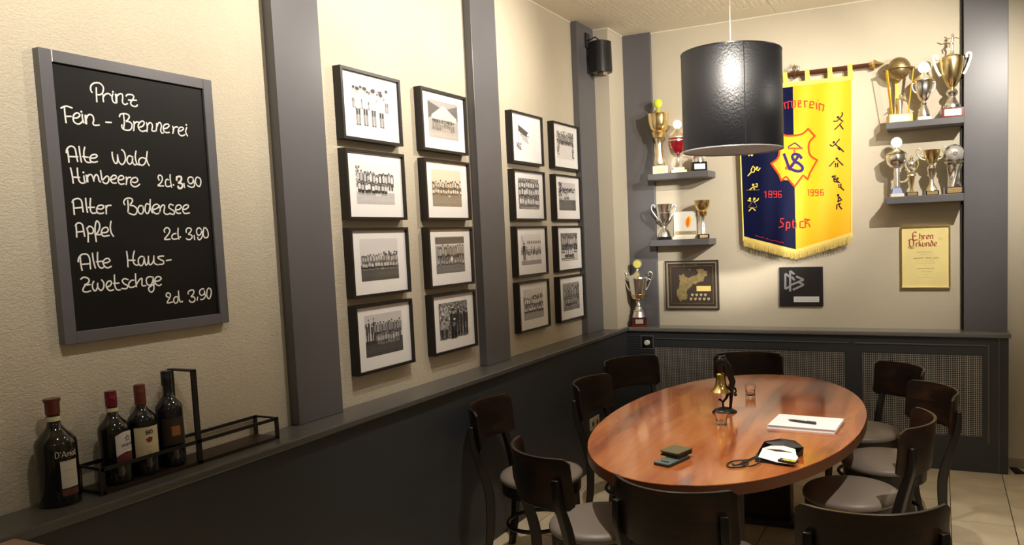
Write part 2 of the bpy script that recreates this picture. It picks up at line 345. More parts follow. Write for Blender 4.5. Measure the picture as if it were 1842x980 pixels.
for (a, b) in ((.225, 1.3735), (1.3765, 2.53)):
    for (c, d) in ((-1.44, -.24), (-2.44, -1.443), (-3.45, -2.443)):
        obj('ceiling_panel', perforated(a, b, c, d), CEIL, ce)
bead = MB(); z = CZ - .004
bead.tube([(.0, RY, z), (.0, -.32, z)], .006, 6); bead.tube([(0, -.325, z), (.172, -.325, z), (.172, -.004, z), (RX, -.004, z)], .006, 6)
obj('cornice_bead', bead, mat('white_bead', (.8, .74, .62), .6), ce)
# ================================================================ FRAMED PHOTOGRAPHS
FRB = mat('black_brown_frame', (.009, .006, .005), .4, bump=.05, bscale=80, dist=.0004)
FW, FH = .405, .32
def team_print(spec, seed):
    rnd = random.Random(seed); mb = MB(); Wd, Hd = .262, .195; D = [0.0]
    tint = spec.get('tint', (1, .965, .96)); gam = spec.get('gam', 1.75)
    def cl(g): g = max(.01, min(.95, g)); return tuple(g ** gam * t for t in tint)
    fn = lambda u, v, d: (D[0], u * Wd, -v * Hd)
    def quad(a, b, c, d, g): D[0] += 4e-6; mb.poly([(a, b), (c, b), (c, d), (a, d)], fn, 0, cl(g))
    def pl(p, g): D[0] += 4e-6; mb.poly(p, fn, 0, cl(g))
    def blob(cx, cy, rx, ry, g, n=7):
        o = rnd.uniform(0, 1); pl([(min(1, max(0, cx + rx * cos(o + 2 * pi * k / n) * rnd.uniform(.75, 1.1))), min(1, max(0, cy + ry * sin(o + 2 * pi * k / n) * rnd.uniform(.75, 1.1)))) for k in range(n)], g)
    sky = spec.get('sky', .8)
    for i in range(6): quad(0, i / 6, 1, (i + 1) / 6, sky + .03 * i * spec.get('skyg', 0))
    if 'horizon' in spec:
        hz = spec['horizon']
        for i in range(4): quad(0, hz + (1 - hz) * i / 4, 1, hz + (1 - hz) * (i + 1) / 4, spec.get('ground', .3) + .015 * (i % 3))
        for _ in range(50):
            x = rnd.random() * .93; y = rnd.uniform(hz, .98); quad(x, y, x + .05, y + .008, spec.get('ground', .3) * rnd.uniform(.8, 1.2))
    for (x0, x1, ya, yb, g) in spec.get('trees', []):
        for _ in range(int(50 * (x1 - x0) * (yb - ya) / .08) + 6):
            blob(rnd.uniform(x0, x1), rnd.uniform(ya, yb), rnd.uniform(.012, .035), rnd.uniform(.014, .04), g * rnd.uniform(.5, 1.8) + .02)
    for q in spec.get('quads', []): quad(*q)
    for (ybase, h, n, xa, xb, shirt, legs, mode) in spec.get('rows', []):
        if n > 4 and shirt > .5 and not spec.get('open'):
            for k in range(n): quad(xa + (xb - xa) * k / n, ybase - h * rnd.uniform(.78, .95), xa + (xb - xa) * (k + 1) / n, ybase - h * rnd.uniform(.15, .35), rnd.uniform(.15, .45))
        for k in range(n):
            x = xa + (xb - xa) * (k + .5) / n + rnd.uniform(-.01, .01); w = (xb - xa) / n * .44; hh = h * rnd.uniform(.86, 1.1); yb = ybase + rnd.uniform(-.008, .008)
            s = shirt * rnd.uniform(.85, 1.1); l = legs * rnd.uniform(.7, 1.4); top = yb - hh
            if mode == 'stand':
                quad(x - w * .6, yb - hh * .46, x - w * .08, yb, l); quad(x + w * .08, yb - hh * .46, x + w * .6, yb, l)
                if spec.get('skin'): quad(x - w * .5, yb - hh * .28, x - w * .1, yb - hh * .03, .55); quad(x + w * .1, yb - hh * .28, x + w * .5, yb - hh * .03, .55)
                pl([(x - w * .85, top + hh * .2), (x - w * .35, top + hh * .15), (x + w * .35, top + hh * .15), (x + w * .85, top + hh * .2), (x + w * .8, top + hh * .52), (x + w * .5, top + hh * .56), (x - w * .5, top + hh * .56), (x - w * .8, top + hh * .52)], s)
                if spec.get('stripe'):
                    for q in (-.4, 0, .4): quad(x + w * (q - .1), top + hh * .18, x + w * (q + .1), top + hh * .55, .1)
            else:
                pl([(x - w * .9, top + hh * .32), (x, top + hh * .25), (x + w * .9, top + hh * .32), (x + w * .8, yb - hh * .3), (x - w * .8, yb - hh * .3)], s)
                quad(x - w, yb - hh * .36, x + w, yb - hh * .12, l); quad(x - w * .7, yb - hh * .14, x - w * .2, yb, .55); quad(x + w * .2, yb - hh * .14, x + w * .7, yb, .55)
            hr = min(hh * .1, w * .8); blob(x, top + hh * .08, hr * .75, hr * 1.3, .6, 8); blob(x, top + hh * .035, hr * .8, hr * .75, .12, 7)
    for b in spec.get('blobs', []): blob(*b)
    for p, g in spec.get('polys', []): pl(p, g)
    return mb
BW = (1, .965, .965); SEP = (1, .86, .68)
SPECS = {
'A1': dict(open=1, lab='four players in dark shorts under trees', sky=.9, trees=[(.02, .95, .12, .38, .42)], skin=1, quads=[(0, .88, 1, 1, .86)], rows=[(.62, .5, 6, .0, 1, .75, .3, 'stand'), (1.0, .86, 4, .06, .86, .9, .16, 'stand')]),
'A2': dict(lab='white-shirted team under pale sky', sky=.93, horizon=.72, ground=.72, trees=[(.0, .1, .12, .6, .4), (.2, .45, .24, .36, .35), (.55, .98, .28, .42, .35)], rows=[(.66, .42, 12, .03, .99, .85, .25, 'stand'), (.78, .32, 9, .04, .8, .88, .15, 'sit')], quads=[(.5, .72, .62, .8, .95)]),
'A3': dict(lab='long team row on dark lawn', sky=.85, horizon=.62, ground=.24, trees=[(.6, .98, .32, .45, .25), (.02, .4, .4, .46, .3)], rows=[(.66, .28, 14, .02, .98, .7, .2, 'stand'), (.74, .22, 12, .02, .98, .75, .12, 'sit')], quads=[(.52, .55, .58, .74, .95)]),
'A4': dict(lab='men beside a kneeling team', sky=.78, horizon=.62, ground=.22, rows=[(.7, .58, 4, .02, .26, .16, .1, 'stand'), (.62, .42, 10, .22, .98, .55, .14, 'stand'), (.74, .3, 9, .3, .92, .65, .3, 'sit')], trees=[(.0, .98, .22, .3, .5)]),
'B1': dict(lab='brownish group beneath a marquee', sky=.62, horizon=.8, ground=.66, tint=(1, .93, .88), polys=[([(0, .05), (.5, .22), (0, .5)], .3), ([(1, .05), (.6, .2), (1, .5)], .35), ([(.1, .4), (.5, .1), (.95, .4), (.95, .5), (.1, .5)], .8)], rows=[(.66, .38, 9, .12, .85, .88, .4, 'stand'), (.82, .28, 10, .1, .88, .45, .5, 'sit')]),
'B2': dict(lab='sepia team on a brown pitch', sky=.92, horizon=.68, ground=.5, tint=SEP, trees=[(.6, .85, .3, .38, .3)], rows=[(.62, .3, 12, .0, 1, .85, .35, 'stand'), (.72, .24, 12, .0, 1, .9, .3, 'sit')], quads=[(.54, .56, .6, .74, .97)]),
'B3': dict(lab='striped team before a clubhouse', sky=.6, horizon=.78, ground=.36, stripe=1, quads=[(0, .02, 1, .2, .3), (0, .2, 1, .24, .85), (.05, .3, .3, .55, .35), (.7, .3, .95, .55, .4)], rows=[(.68, .42, 11, .04, .98, .8, .15, 'stand'), (.82, .24, 10, .04, .98, .6, .2, 'sit')], blobs=[(.53, .62, .05, .07, .92, 12)]),
'B4': dict(lab='dark players carrying a trophy', sky=.4, trees=[(.0, 1, .0, 1, .38), (.0, .5, .1, .7, .5)], rows=[(.95, .8, 4, .6, 1, .06, .1, 'stand'), (1.0, .75, 1, .3, .66, .06, .05, 'stand'), (.95, .55, 2, .0, .28, .6, .2, 'stand')], blobs=[(.48, .62, .07, .07, .35, 12), (.5, .48, .05, .04, .8, 8)]),
'C1': dict(lab='a dark waving flag on white', sky=.94, polys=[([(.1, .1), (.13, .1), (.16, .95), (.13, .95)], .6), ([(.12, .14), (.55, .32), (.5, .5), (.3, .42), (.14, .34)], .22), ([(.3, .42), (.55, .5), (.6, .72), (.3, .6)], .7)], trees=[(.02, .22, .72, .92, .25), (.2, .6, .3, .5, .4)]),
'C2': dict(lab='a packed cheering crowd', sky=.6, trees=[(.0, 1, .0, .3, .35), (.0, 1, .2, 1, .55)], rows=[(.45, .35, 9, .0, 1, .8, .3, 'stand'), (.7, .4, 9, .0, 1, .85, .2, 'stand'), (.98, .42, 8, .0, 1, .85, .25, 'sit')]),
'C3': dict(open=1, lab='a man raising one arm', sky=.86, horizon=.86, ground=.5, quads=[(.3, .28, 1, .32, .7)] + [(.32 + k * .09, .22, .36 + k * .09, .3, .15) for k in range(8)], rows=[(.86, .42, 13, .0, 1, .25, .75, 'stand'), (.85, .62, 1, .05, .25, .15, .2, 'stand')], polys=[([(.12, .3), (.02, .08), (.05, .07), (.16, .28)], .6)]),
'C4': dict(lab='team above a seated row, trees', sky=.8, horizon=.7, ground=.55, trees=[(.45, .98, .22, .38, .1), (.0, .1, .25, .45, .15), (.1, .4, .35, .42, .4)], rows=[(.62, .34, 9, .04, .98, .9, .3, 'stand'), (.8, .26, 11, .03, .98, .85, .06, 'sit')]),
'D1': dict(lab='people above a white lower half', sky=.88, trees=[(.0, 1, .03, .45, .35), (.0, .12, .3, .85, .35), (.9, 1, .4, .95, .3)], rows=[(.5, .35, 8, .1, .95, .6, .25, 'stand')]),
'D2': dict(lab='small white group on dark field', sky=.8, horizon=.62, ground=.24, trees=[(.0, .16, .0, .7, .12), (.2, .98, .2, .38, .15)], rows=[(.68, .36, 6, .28, .6, .85, .4, 'stand')], quads=[(.5, .36, .95, .55, .85)]),
'D3': dict(lab='a team squatting by a bench', sky=.45, trees=[(.0, 1, .0, .45, .3)], quads=[(0, .62, 1, .98, .8), (0, .66, .95, .7, .08), (0, .9, .8, .94, .08)], rows=[(.6, .5, 8, .05, .98, .7, .12, 'stand'), (.95, .5, 5, .2, .75, .85, .06, 'sit')]),
'D4': dict(lab='a faded all-grey old group', sky=.55, horizon=.85, ground=.4, trees=[(.0, 1, .1, .5, .4)], rows=[(.7, .55, 6, .03, .98, .55, .35, 'stand'), (.88, .4, 5, .1, .85, .6, .22, 'sit')]),
}
fr = MB()
def frame_ring(mb, w, h, bd, d0, d1):
    for (a, b, c, d) in ((0, w, 0, bd), (0, w, h - bd, h), (0, bd, bd, h - bd), (w - bd, w, bd, h - bd)): mb.box(d0, d1, a, b, -d, -c)
frame_ring(fr, FW, FH, .013, 0, .045); fr_me = fr.mesh('frame'); fix(fr_me)
mat_me = MB().box(.028, .032, .012, FW - .012, -FH + .012, -.012).mesh('mat_board'); fix(mat_me)
pane_me = MB(); pane_me.add([(.037, .012, -FH + .012), (.037, FW - .012, -FH + .012), (.037, FW - .012, -.012), (.037, .012, -.012)], [(0, 1, 2, 3)]); pane_me = pane_me.mesh('glass_pane')
ROWN = ['top', 'second', 'third', 'bottom']
COLN = {'A': 'first column', 'B': 'second column', 'C': 'third column', 'D': 'last column'}
for c, y in zip('ABCD', (-3.038, -2.472, -1.583, -1.03)):
    for r, z in enumerate((2.457, 2.098, 1.742, 1.389)):
        k = c + str(r + 1); sp = SPECS[k]
        t = thing('picture_frame', 'framed photo of %s, %s in %s' % (sp['lab'], ROWN[r], COLN[c]), 'picture', (0, y, z), 0, 'black framed club photographs on the left wall')
        obj('frame', fr_me, FRB, t, bevel=0); obj('mat_board', mat_me, MATB, t)
        obj('photo_print', team_print(sp, ord(c) * 7 + r), PRINT, t, loc=(.0325, .069, -.052)); obj('glass_pane', pane_me, PANE, t)
# ================================================================ CHALKBOARD
t = thing('chalkboard', 'large black menu chalkboard in a grey frame with white handwritten drink prices', 'chalkboard', (0, 0, 0))
BY0, BY1, BZ0, BZ1, BD = -4.268, -3.686, 1.396, 2.281, .036
cb = MB()
cb.box(0, .03, BY0, BY0 + BD, BZ0, BZ1); cb.box(0, .03, BY1 - BD, BY1, BZ0, BZ1); cb.box(0, .03, BY0 + BD, BY1 - BD, BZ0, BZ0 + BD); cb.box(0, .03, BY0 + BD + .0015, BY1 - BD, BZ1 - BD, BZ1)
obj('frame', cb, GREY, t, bevel=.0015)
obj('writing_surface', MB().box(.004, .0215, BY0 + .02, BY1 - .02, BZ0 + .02, BZ1 - .02), mat('blackboard', (.008, .007, .006), .5, noise=.25, nscale=5, spec=.22), t)
obj('joint_filler', MB().box(.012, .0303, BY0 + BD - .0005, BY0 + BD + .0018, BZ1 - BD, BZ1 - .001), WHITEM, t)
groups = []
for st in strokes('-41170,21730;-41200,21810;-41180,21930;-41090,22020;-40970,22060;-40870,22040;-40800,21960;-40800,21860;-40850,21740;-40930,21690;-40990,21680|-41020,21890;-41030,21730;-41040,21460|-40820,21700;-40830,21600;-40830,21490|-40820,21640;-40750,21730;-40670,21770;-40610,21760;-40580,21720|-40510,21780;-40540,21670;-40530,21570;-40490,21510;-40420,21510|-40500,21850;-40500,21850|-40410,21780;-40400,21660;-40410,21530|-40400,21700;-40320,21790;-40240,21830;-40190,21800;-40190,21690;-40210,21580;-40170,21510;-40110,21500;-40050,21540|-40070,21780;-40020,21830;-39920,21850;-39840,21840;-39810,21790;-39860,21690;-39930,21600;-39920,21520;-39850,21480;-39750,21490;-39710,21540|-40000,21660;-39730,21690|-42140,21110;-42050,21170;-41940,21190;-41820,21160|-42040,21150;-42040,20910;-42030,20690|-42020,20880;-41870,20900|-41800,20860;-41680,20880;-41600,20970;-41660,21030;-41760,20980;-41810,20870;-41790,20740;-41680,20690;-41580,20740;-41520,20820|-41530,21000;-41530,20880;-41500,20750|-41550,21080;-41540,21070|-41430,20980;-41430,20850;-41430,20730|-41420,20870;-41350,21000;-41270,21030;-41200,20980;-41190,20860;-41220,20760;-41170,20710;-41030,20730|-40810,20850;-40640,20860|-40350,21080;-40310,21160;-40180,21200;-40050,21180;-40020,21110;-40090,21000;-40170,20950|-40210,21160;-40200,20930;-40240,20730|-40170,20950;-40020,20950;-39950,20860;-39990,20730;-40100,20670;-40250,20690;-40300,20760;-40290,20820|-39880,20980;-39880,20840;-39910,20680|-39880,20890;-39790,20980;-39700,20970|-39700,20810;-39590,20860;-39520,20960;-39550,21030;-39660,20990;-39740,20860;-39710,20740;-39610,20690;-39460,20740|-39440,20990;-39420,20870;-39450,20700|-39430,20880;-39340,21000;-39260,20990;-39240,20890;-39270,20760;-39200,20740;-39120,20760|-39080,21010;-39090,20880;-39120,20750|-39090,20880;-39010,21030;-38940,21050;-38910,20950;-38950,20800;-38920,20710;-38860,20720|-38840,20860;-38710,20900;-38620,20990;-38680,21040;-38800,20990;-38850,20880;-38820,20770;-38720,20740;-38640,20760|-38490,20980;-38470,20850;-38510,20740|-38490,20860;-38410,20960;-38300,20980|-38270,20840;-38170,20870;-38080,20940;-38120,20990;-38220,20970;-38290,20860;-38270,20740;-38170,20690;-38050,20740|-37950,21000;-38010,20850;-37950,20710|-37960,21090;-37960,21080|-42100,19780;-42080,19880;-42000,19970;-41920,19990;-41850,19950;-41820,19840;-41810,19680;-41790,19540|-42060,19850;-42050,19660;-42050,19500|-42040,19670;-41780,19680|-41710,20000;-41700,19750;-41680,19530|-41540,19990;-41580,19840;-41580,19650;-41530,19550;-41440,19530;-41350,19560|-41630,19700;-41460,19690|-41380,19670;-41250,19690;-41180,19750;-41210,19790;-41290,19790;-41380,19730;-41410,19630;-41370,19560;-41280,19550;-41190,19580|-40690,19910;-40690,19770;-40650,19610;-40590,19560;-40540,19630;-40520,19840|-40520,19820;-40500,19640;-40410,19540;-40320,19600;-40270,19720;-40270,19870;-40310,19980;-40370,20020|-40030,19800;-40110,19850;-40190,19790;-40220,19670;-40170,19580;-40110,19580;-40040,19670;-40020,19820|-40020,19800;-40040,19670;-39980,19560;-39900,19590|-39890,20010;-39930,19830;-39910,19660;-39870,19580;-39800,19570|-39580,19790;-39690,19820;-39800,19750;-39820,19620;-39720,19560;-39620,19630;-39550,19790;-39500,20030|-39550,19810;-39520,19670;-39470,19570|-42020,19320;-41990,19120;-41980,18870|-41820,19330;-41820,19100;-41800,18950;-41730,18880;-41650,18890;-41610,18910|-41970,19050;-41780,19050|-41640,19100;-41640,18980;-41610,18900|-41650,19210;-41640,19210|-41560,19130;-41550,19040;-41550,18930|-41550,19050;-41480,19150;-41410,19150;-41370,19080;-41350,18960|-41350,19000;-41310,19110;-41250,19170;-41200,19100;-41190,18990;-41150,18940|-41110,19300;-41100,19140;-41090,18980|-41090,18980;-41000,19080;-40920,19140;-40870,19090;-40890,18970;-40960,18900;-41040,18920;-41090,18980|-40850,19020;-40740,19040;-40630,19100;-40640,19170;-40720,19170;-40800,19090;-40810,18990;-40750,18930;-40650,18930|-40550,19040;-40450,19050;-40380,19100;-40410,19170;-40490,19170;-40560,19090;-40570,18970;-40500,18900;-40390,18920|-40300,19140;-40290,19020;-40320,18900|-40300,19020;-40240,19120;-40150,19140|-40100,18990;-39990,18980;-39910,19060;-39960,19140;-40070,19120;-40150,19030;-40150,18910;-40060,18840;-39950,18860;-39860,18930|-39150,19100;-39180,19180;-39150,19260;-39090,19270;-39030,19200;-39050,19080;-39130,18980;-39210,18910;-39010,18910|-38810,19130;-38870,19140;-38920,19070;-38930,18960;-38890,18900;-38820,18900;-38760,18920|-38730,19310;-38740,19180;-38730,19010;-38710,18880|-38640,18960;-38640,18950|-38500,19130;-38490,19230;-38420,19260;-38330,19260;-38310,19190;-38350,19110;-38440,19040;-38330,19030;-38290,18960;-38330,18880;-38410,18850;-38460,18880;-38460,18920|-38230,19030;-38220,18890|-37860,19220;-37910,19270;-38000,19260;-38060,19190;-38050,19090;-37970,19030;-37880,19090;-37850,19200|-37860,19240;-37830,19110;-37820,18980;-37880,18920;-37980,18910;-38090,18960|-37680,19290;-37750,19220;-37770,19110;-37730,19000;-37640,18950;-37580,19010;-37550,19130;-37580,19240;-37680,19280|-42060,18280;-42010,18360;-41880,18400;-41790,18350;-41770,18220;-41760,17990|-42030,18280;-42030,18090;-42030,17910|-42020,18100;-41770,18130|-41650,18410;-41650,18200;-41630,17980|-41500,18410;-41530,18210;-41530,18030;-41470,17950;-41370,17970|-41590,18130;-41410,18140|-41320,18100;-41190,18090;-41110,18150;-41150,18210;-41270,18190;-41340,18080;-41310,17960;-41180,17950;-41140,17970|-41040,18190;-41040,18070;-41050,17940|-41040,18110;-40980,18200;-40880,18210|-40420,18240;-40450,18320;-40390,18420;-40280,18460;-40170,18440;-40150,18370;-40210,18280;-40270,18230|-40310,18380;-40310,18160;-40340,17980|-40270,18230;-40110,18200;-40020,18100;-40060,17960;-40160,17920;-40340,17980|-39800,18200;-39910,18220;-39990,18100;-39960,17980;-39870,17950;-39800,18060;-39810,18200|-39560,18250;-39670,18290;-39730,18170;-39740,18040;-39670,17960;-39590,18080;-39530,18430|-39550,18290;-39540,18110;-39490,17990|-39470,18100;-39340,18130;-39240,18210;-39300,18280;-39430,18230;-39480,18090;-39400,17970;-39300,17960;-39240,18000|-39220,18230;-39200,18110;-39240,18000|-39200,18140;-39100,18260;-39030,18230;-39050,18120;-39070,18000;-38970,17940;-38840,17980|-38710,18260;-38820,18290;-38880,18190;-38800,18120;-38690,18050;-38710,17950;-38840,17960|-38610,18100;-38490,18120;-38400,18210;-38480,18280;-38600,18220;-38630,18050;-38550,17980;-38450,17990|-38340,18120;-38220,18140;-38120,18230;-38190,18290;-38320,18220;-38360,18080;-38290,17980;-38110,18000|-42030,17560;-41980,17630;-41900,17650;-41820,17600;-41800,17470;-41780,17240|-42010,17580;-42010,17410;-42020,17220|-42000,17370;-41800,17390|-41690,17490;-41670,17320;-41690,17060|-41690,17470;-41600,17550;-41500,17470;-41520,17340;-41620,17320;-41670,17360|-41440,17070;-41450,17320;-41430,17560;-41370,17710;-41300,17640;-41300,17490;-41380,17340;-41470,17290;-41290,17280|-41230,17340;-41100,17350;-41030,17420;-41080,17510;-41200,17470;-41260,17340;-41200,17230;-41020,17250|-40920,17700;-40960,17510;-40940,17330;-40880,17220|-39100,17330;-39120,17400;-39040,17480;-38970,17480;-38910,17410;-38930,17320;-39020,17210;-39130,17090;-38930,17090|-38690,17280;-38770,17270;-38840,17210;-38850,17130;-38790,17090;-38650,17100|-38590,17460;-38610,17320;-38610,17180;-38590,17090|-38540,17160;-38540,17160|-38290,17320;-38280,17410;-38210,17470;-38120,17460;-38080,17410;-38130,17320;-38210,17250;-38100,17220;-38070,17150;-38130,17080;-38230,17060;-38310,17100|-37990,17200;-37980,17060|-37680,17400;-37750,17470;-37830,17450;-37880,17360;-37860,17240;-37780,17210;-37710,17260;-37670,17380|-37670,17390;-37640,17270;-37680,17140;-37770,17050;-37840,17070;-37850,17140|-37570,17490;-37600,17370;-37620,17250;-37590,17140;-37500,17110;-37420,17180;-37420,17330;-37480,17450;-37570,17480|-42040,16460;-42020,16560;-41940,16660;-41840,16690;-41740,16660;-41690,16530;-41690,16220|-41970,16610;-41970,16400;-41950,16190|-41970,16370;-41720,16380|-41590,16700;-41580,16470;-41540,16240|-41430,16720;-41450,16520;-41440,16320;-41360,16220;-41280,16250|-41490,16430;-41310,16440|-41270,16380;-41150,16390;-41060,16450;-41120,16520;-41230,16490;-41290,16380;-41230,16260;-41150,16220;-41040,16260|-40490,16720;-40480,16480;-40490,16220|-40230,16720;-40290,16540;-40290,16350;-40210,16260;-40120,16270|-40460,16430;-40240,16420|-39920,16510;-40010,16540;-40110,16460;-40120,16310;-40040,16230;-39950,16320;-39910,16510|-39910,16490;-39900,16330;-39860,16240;-39790,16330;-39760,16530|-39770,16500;-39760,16290;-39700,16250;-39600,16360;-39570,16540|-39570,16510;-39570,16300;-39450,16230|-39220,16520;-39340,16520;-39430,16480;-39350,16410;-39230,16340;-39260,16250;-39400,16240|-39130,16360;-38950,16380|-42010,15920;-41920,15970;-41810,15940;-41760,15870;-41810,15780;-41920,15730;-41750,15730|-41890,15720;-41960,15630;-41970,15540;-41870,15510;-41750,15530|-41630,15820;-41680,15700;-41660,15570;-41600,15520;-41530,15620;-41510,15750|-41520,15720;-41510,15610;-41430,15520;-41340,15600;-41320,15750;-41380,15850|-41250,15610;-41140,15640;-41070,15730;-41110,15800;-41200,15770;-41250,15670;-41220,15560;-41140,15490;-41030,15510|-40960,15980;-40970,15800;-40970,15610;-40910,15500;-40810,15490|-41010,15710;-40840,15710|-40530,15800;-40640,15840;-40720,15780;-40670,15680;-40560,15600;-40610,15510;-40760,15530|-40340,15770;-40430,15760;-40520,15650;-40490,15550;-40380,15540;-40270,15590|-40260,15970;-40270,15760;-40260,15550|-40250,15630;-40140,15770;-40050,15810;-40060,15690;-40060,15570;-39940,15560|-39670,15820;-39790,15850;-39900,15780;-39890,15620;-39800,15560;-39700,15650;-39650,15820|-39650,15800;-39660,15590;-39660,15430;-39740,15330;-39830,15370;-39840,15480;-39700,15560;-39630,15580|-39580,15680;-39460,15690;-39370,15760;-39440,15830;-39550,15810;-39610,15700;-39570,15580;-39470,15520;-39390,15560|-39170,15100;-39230,15140;-39230,15200;-39180,15250;-39100,15220;-39080,15150;-39140,15040;-39220,14910;-39030,14920|-38800,15070;-38890,15090;-38960,15030;-38970,14940;-38920,14870;-38830,14910;-38800,15040|-38770,15280;-38770,15120;-38760,14970;-38720,14890|-38660,14900;-38660,14900|-38400,15150;-38390,15220;-38300,15270;-38200,15270;-38170,15200;-38220,15110;-38300,15040;-38190,15020;-38150,14940;-38190,14860;-38290,14840;-38370,14890;-38370,14920|-38040,15000;-38070,14890|-37770,15270;-37840,15280;-37930,15230;-37950,15130;-37900,15060;-37820,15060;-37750,15130|-37750,15200;-37740,15100;-37730,15000;-37810,14920;-37900,14900;-37930,14920|-37570,15290;-37630,15230;-37660,15110;-37660,14990;-37590,14900;-37530,14960;-37480,15090;-37480,15220;-37550,15290'):
    b = [min(p[0] for p in st) - .007, max(p[0] for p in st) + .007, min(p[1] for p in st) - .003, max(p[1] for p in st) + .003]; hit = [g for g in groups if not (g[0][1] < b[0] or g[0][0] > b[1] or g[0][3] < b[2] or g[0][2] > b[3])]
    ng = [b, [st]]
    for g in hit: groups.remove(g); ng = [[min(ng[0][0], g[0][0]), max(ng[0][1], g[0][1]), min(ng[0][2], g[0][2]), max(ng[0][3], g[0][3])], g[1] + ng[1]]
    groups.append(ng)
for g in groups:
    ck = MB(); w = .0047
    for st in g[1]:
        ck.ribbon(st, w, leftp(.0222), 0)
        w = .0068 if hypot(st[0][0] - st[-1][0], st[0][1] - st[-1][1]) < .003 and len(st) == 2 else .0047
        for e in ((st[0],) if w > .006 else (st[0], st[-1])): ck.poly([(e[0] + w * .5 * cos(a * pi / 4), e[1] + w * .5 * sin(a * pi / 4)) for a in range(8)], leftp(.02285), 0)
    obj('chalk_word', ck, CHALK, t)
# ================================================================ WINE BOTTLES + RACK
GLASSD = mat('dark_bottle_glass', (.006, .007, .006), .06, coat=.5)
GLASSB = mat('blue_black_bottle_glass', (.006, .007, .012), .06, coat=.5)
LABEL = mat('label_paper', (.62, .58, .52), .7)
LABELC = mat('cream_label_paper', (.68, .6, .38), .7)
INK = mat('label_ink', (.03, .025, .03), .7); INKW = mat('label_white_ink', (.7, .68, .62), .6); INKR = mat('label_red_ink', (.3, .03, .03), .6)
def cyl(r): return lambda u, v, d: ((r + d) * cos(u / r), (r + d) * sin(u / r), v)
def bottle(label, loc, R, H, cap, capm, glass, shoulder=.62, neck=.0145, caph=.05, flare=0):
    t = thing('wine_bottle', label, 'bottle', loc, 0, 'wine bottles on the left ledge')
    sh = H * shoulder; nk = H * .78
    pr = [(R * .8, .0), (R * .96, .004), (R, .012), (R, sh * .93)]
    for k in range(1, 9):
        a = k / 8; pr.append((R + (neck - R) * (1 - cos(a * pi)) / 2, sh * .93 + (nk - sh * .93) * a))
    pr += [(neck, H - .012), (neck, H)]
    obj('glass_body', MB().lathe(pr, 36), glass, t, smooth=40)
    cr = neck + .002
    cp = [(cr, H - caph), (cr + .0003, H - .012), (cr + flare, H - .004), (cr + flare, H + .001)]
    if not flare: cp = [(cr, H - caph), (cr, H - .022), (cr + .0008, H - .021), (cr, H - .019), (cr + .0008, H - .017), (cr, H - .015), (cr, H + .0015), (cr - .002, H + .003)]
    obj('capsule', MB().lathe(cp, 24), capm, t, smooth=35)
    return t
def wrap(name, t, R, az, wdeg, z0, z1, m, top=None, d=.0006):
    mb = MB(); n = 16; a0 = az - radians(wdeg) / 2; da = radians(wdeg) / n; vs = []
    for i in range(n + 1):
        a = a0 + da * i; q = i / n; zt = z1 + (top(q) if top else 0); zb = z0 + (top(q) if top and name == 'label' else 0)
        vs += [((R + d) * cos(a), (R + d) * sin(a), zb), ((R + d) * cos(a), (R + d) * sin(a), zt)]
    mb.add(vs, [(2 * i, 2 * i + 2, 2 * i + 3, 2 * i + 1) for i in range(n)])
    return obj(name, mb, m, t, smooth=60)
RED1 = mat('brick_red_capsule', (.13, .03, .02), .35); RED2 = mat('wine_foil_capsule', (.2, .02, .04), .25, .4); RED3 = mat('dark_red_capsule', (.14, .03, .02), .4)
t = bottle('bulky dark wine bottle with cream neck band, standing left of the rack', (.067, -4.342, WZ), .053, .314, 'x', RED1, GLASSD, .62, .0165, .045, .0035)
wrap('neck_band', t, .0168, 0, 359, .249, .263, LABELC, d=.002)
wrap('label', t, .053, radians(2), 50, .055, .135, LABEL, lambda q: 0); wrap('lower_label', t, .053, radians(2), 50, .032, .050, mat('wine_label', (.12, .03, .035), .6))
m = MB(); text(m, "D'Amat", -.031, .147, .017, .0016, cyl(.0545), 0, nib=.6); obj('lettering', m, INKW, t)
m = MB(); scribble(m, -.014, .012, .105, .003, .0007, cyl(.0545), 0, seed=4); scribble(m, -.016, .02, .08, .002, .0005, cyl(.0545), seed=5); m.ribbon([(-.006, .135), (0, .142), (.006, .135)], .004, cyl(.0543)); obj('fine_print', m, INK, t)
t = bottle('wine bottle with shiny wine-red screw cap and white wavy label, first in the rack', (.07, -4.172, WZ + .012), .0435, .288, 'x', RED2, GLASSD, .64, .0145, .045)
wrap('neck_band', t, .0146, 0, 359, .226, .238, LABELC, d=.002)
wrap('label', t, .0435, radians(18), 95, .095, .16, mat('white_label', (.68, .66, .66), .6), lambda q: .014 * (q - .5) + .005 * sin(q * 5))
wrap('lower_label', t, .0435, radians(18), 95, .06, .095, mat('burgundy_label', (.13, .02, .025), .6), None, .0004)
m = MB(); f = cyl(.0447); text(m, "JACOB'S CREEK", -.008, .117, .0068, .0011, f)
scribble(m, -.002, .034, .107, .003, .0006, f, seed=8)
for k in range(5): m.ribbon([(.014 + .005 * cos(k * 1.26), .141 + .005 * sin(k * 1.26)), (.014 + .009 * cos(k * 1.26 + .5), .141 + .009 * sin(k * 1.26 + .5))], .003, f, 0, smooth=False)
obj('lettering', m, INK, t)
t = bottle('wine bottle with plain red cap and cream label showing red grapes, second in the rack', (.07, -4.078, WZ + .012), .0415, .29, 'x', RED3, GLASSB, .66, .0145, .062)
wrap('label', t, .0415, radians(-14), 112, .062, .158, LABELC, lambda q: 0)
m = MB(); f = cyl(.0427); c0 = radians(-12) * .0415; text(m, "BIO", c0 - .008, .134, .013, .0028, f, smooth=False); scribble(m, c0 - .012, c0 + .012, .092, .003, .0006, f, seed=3); obj('lettering', m, INK, t)
m = MB()
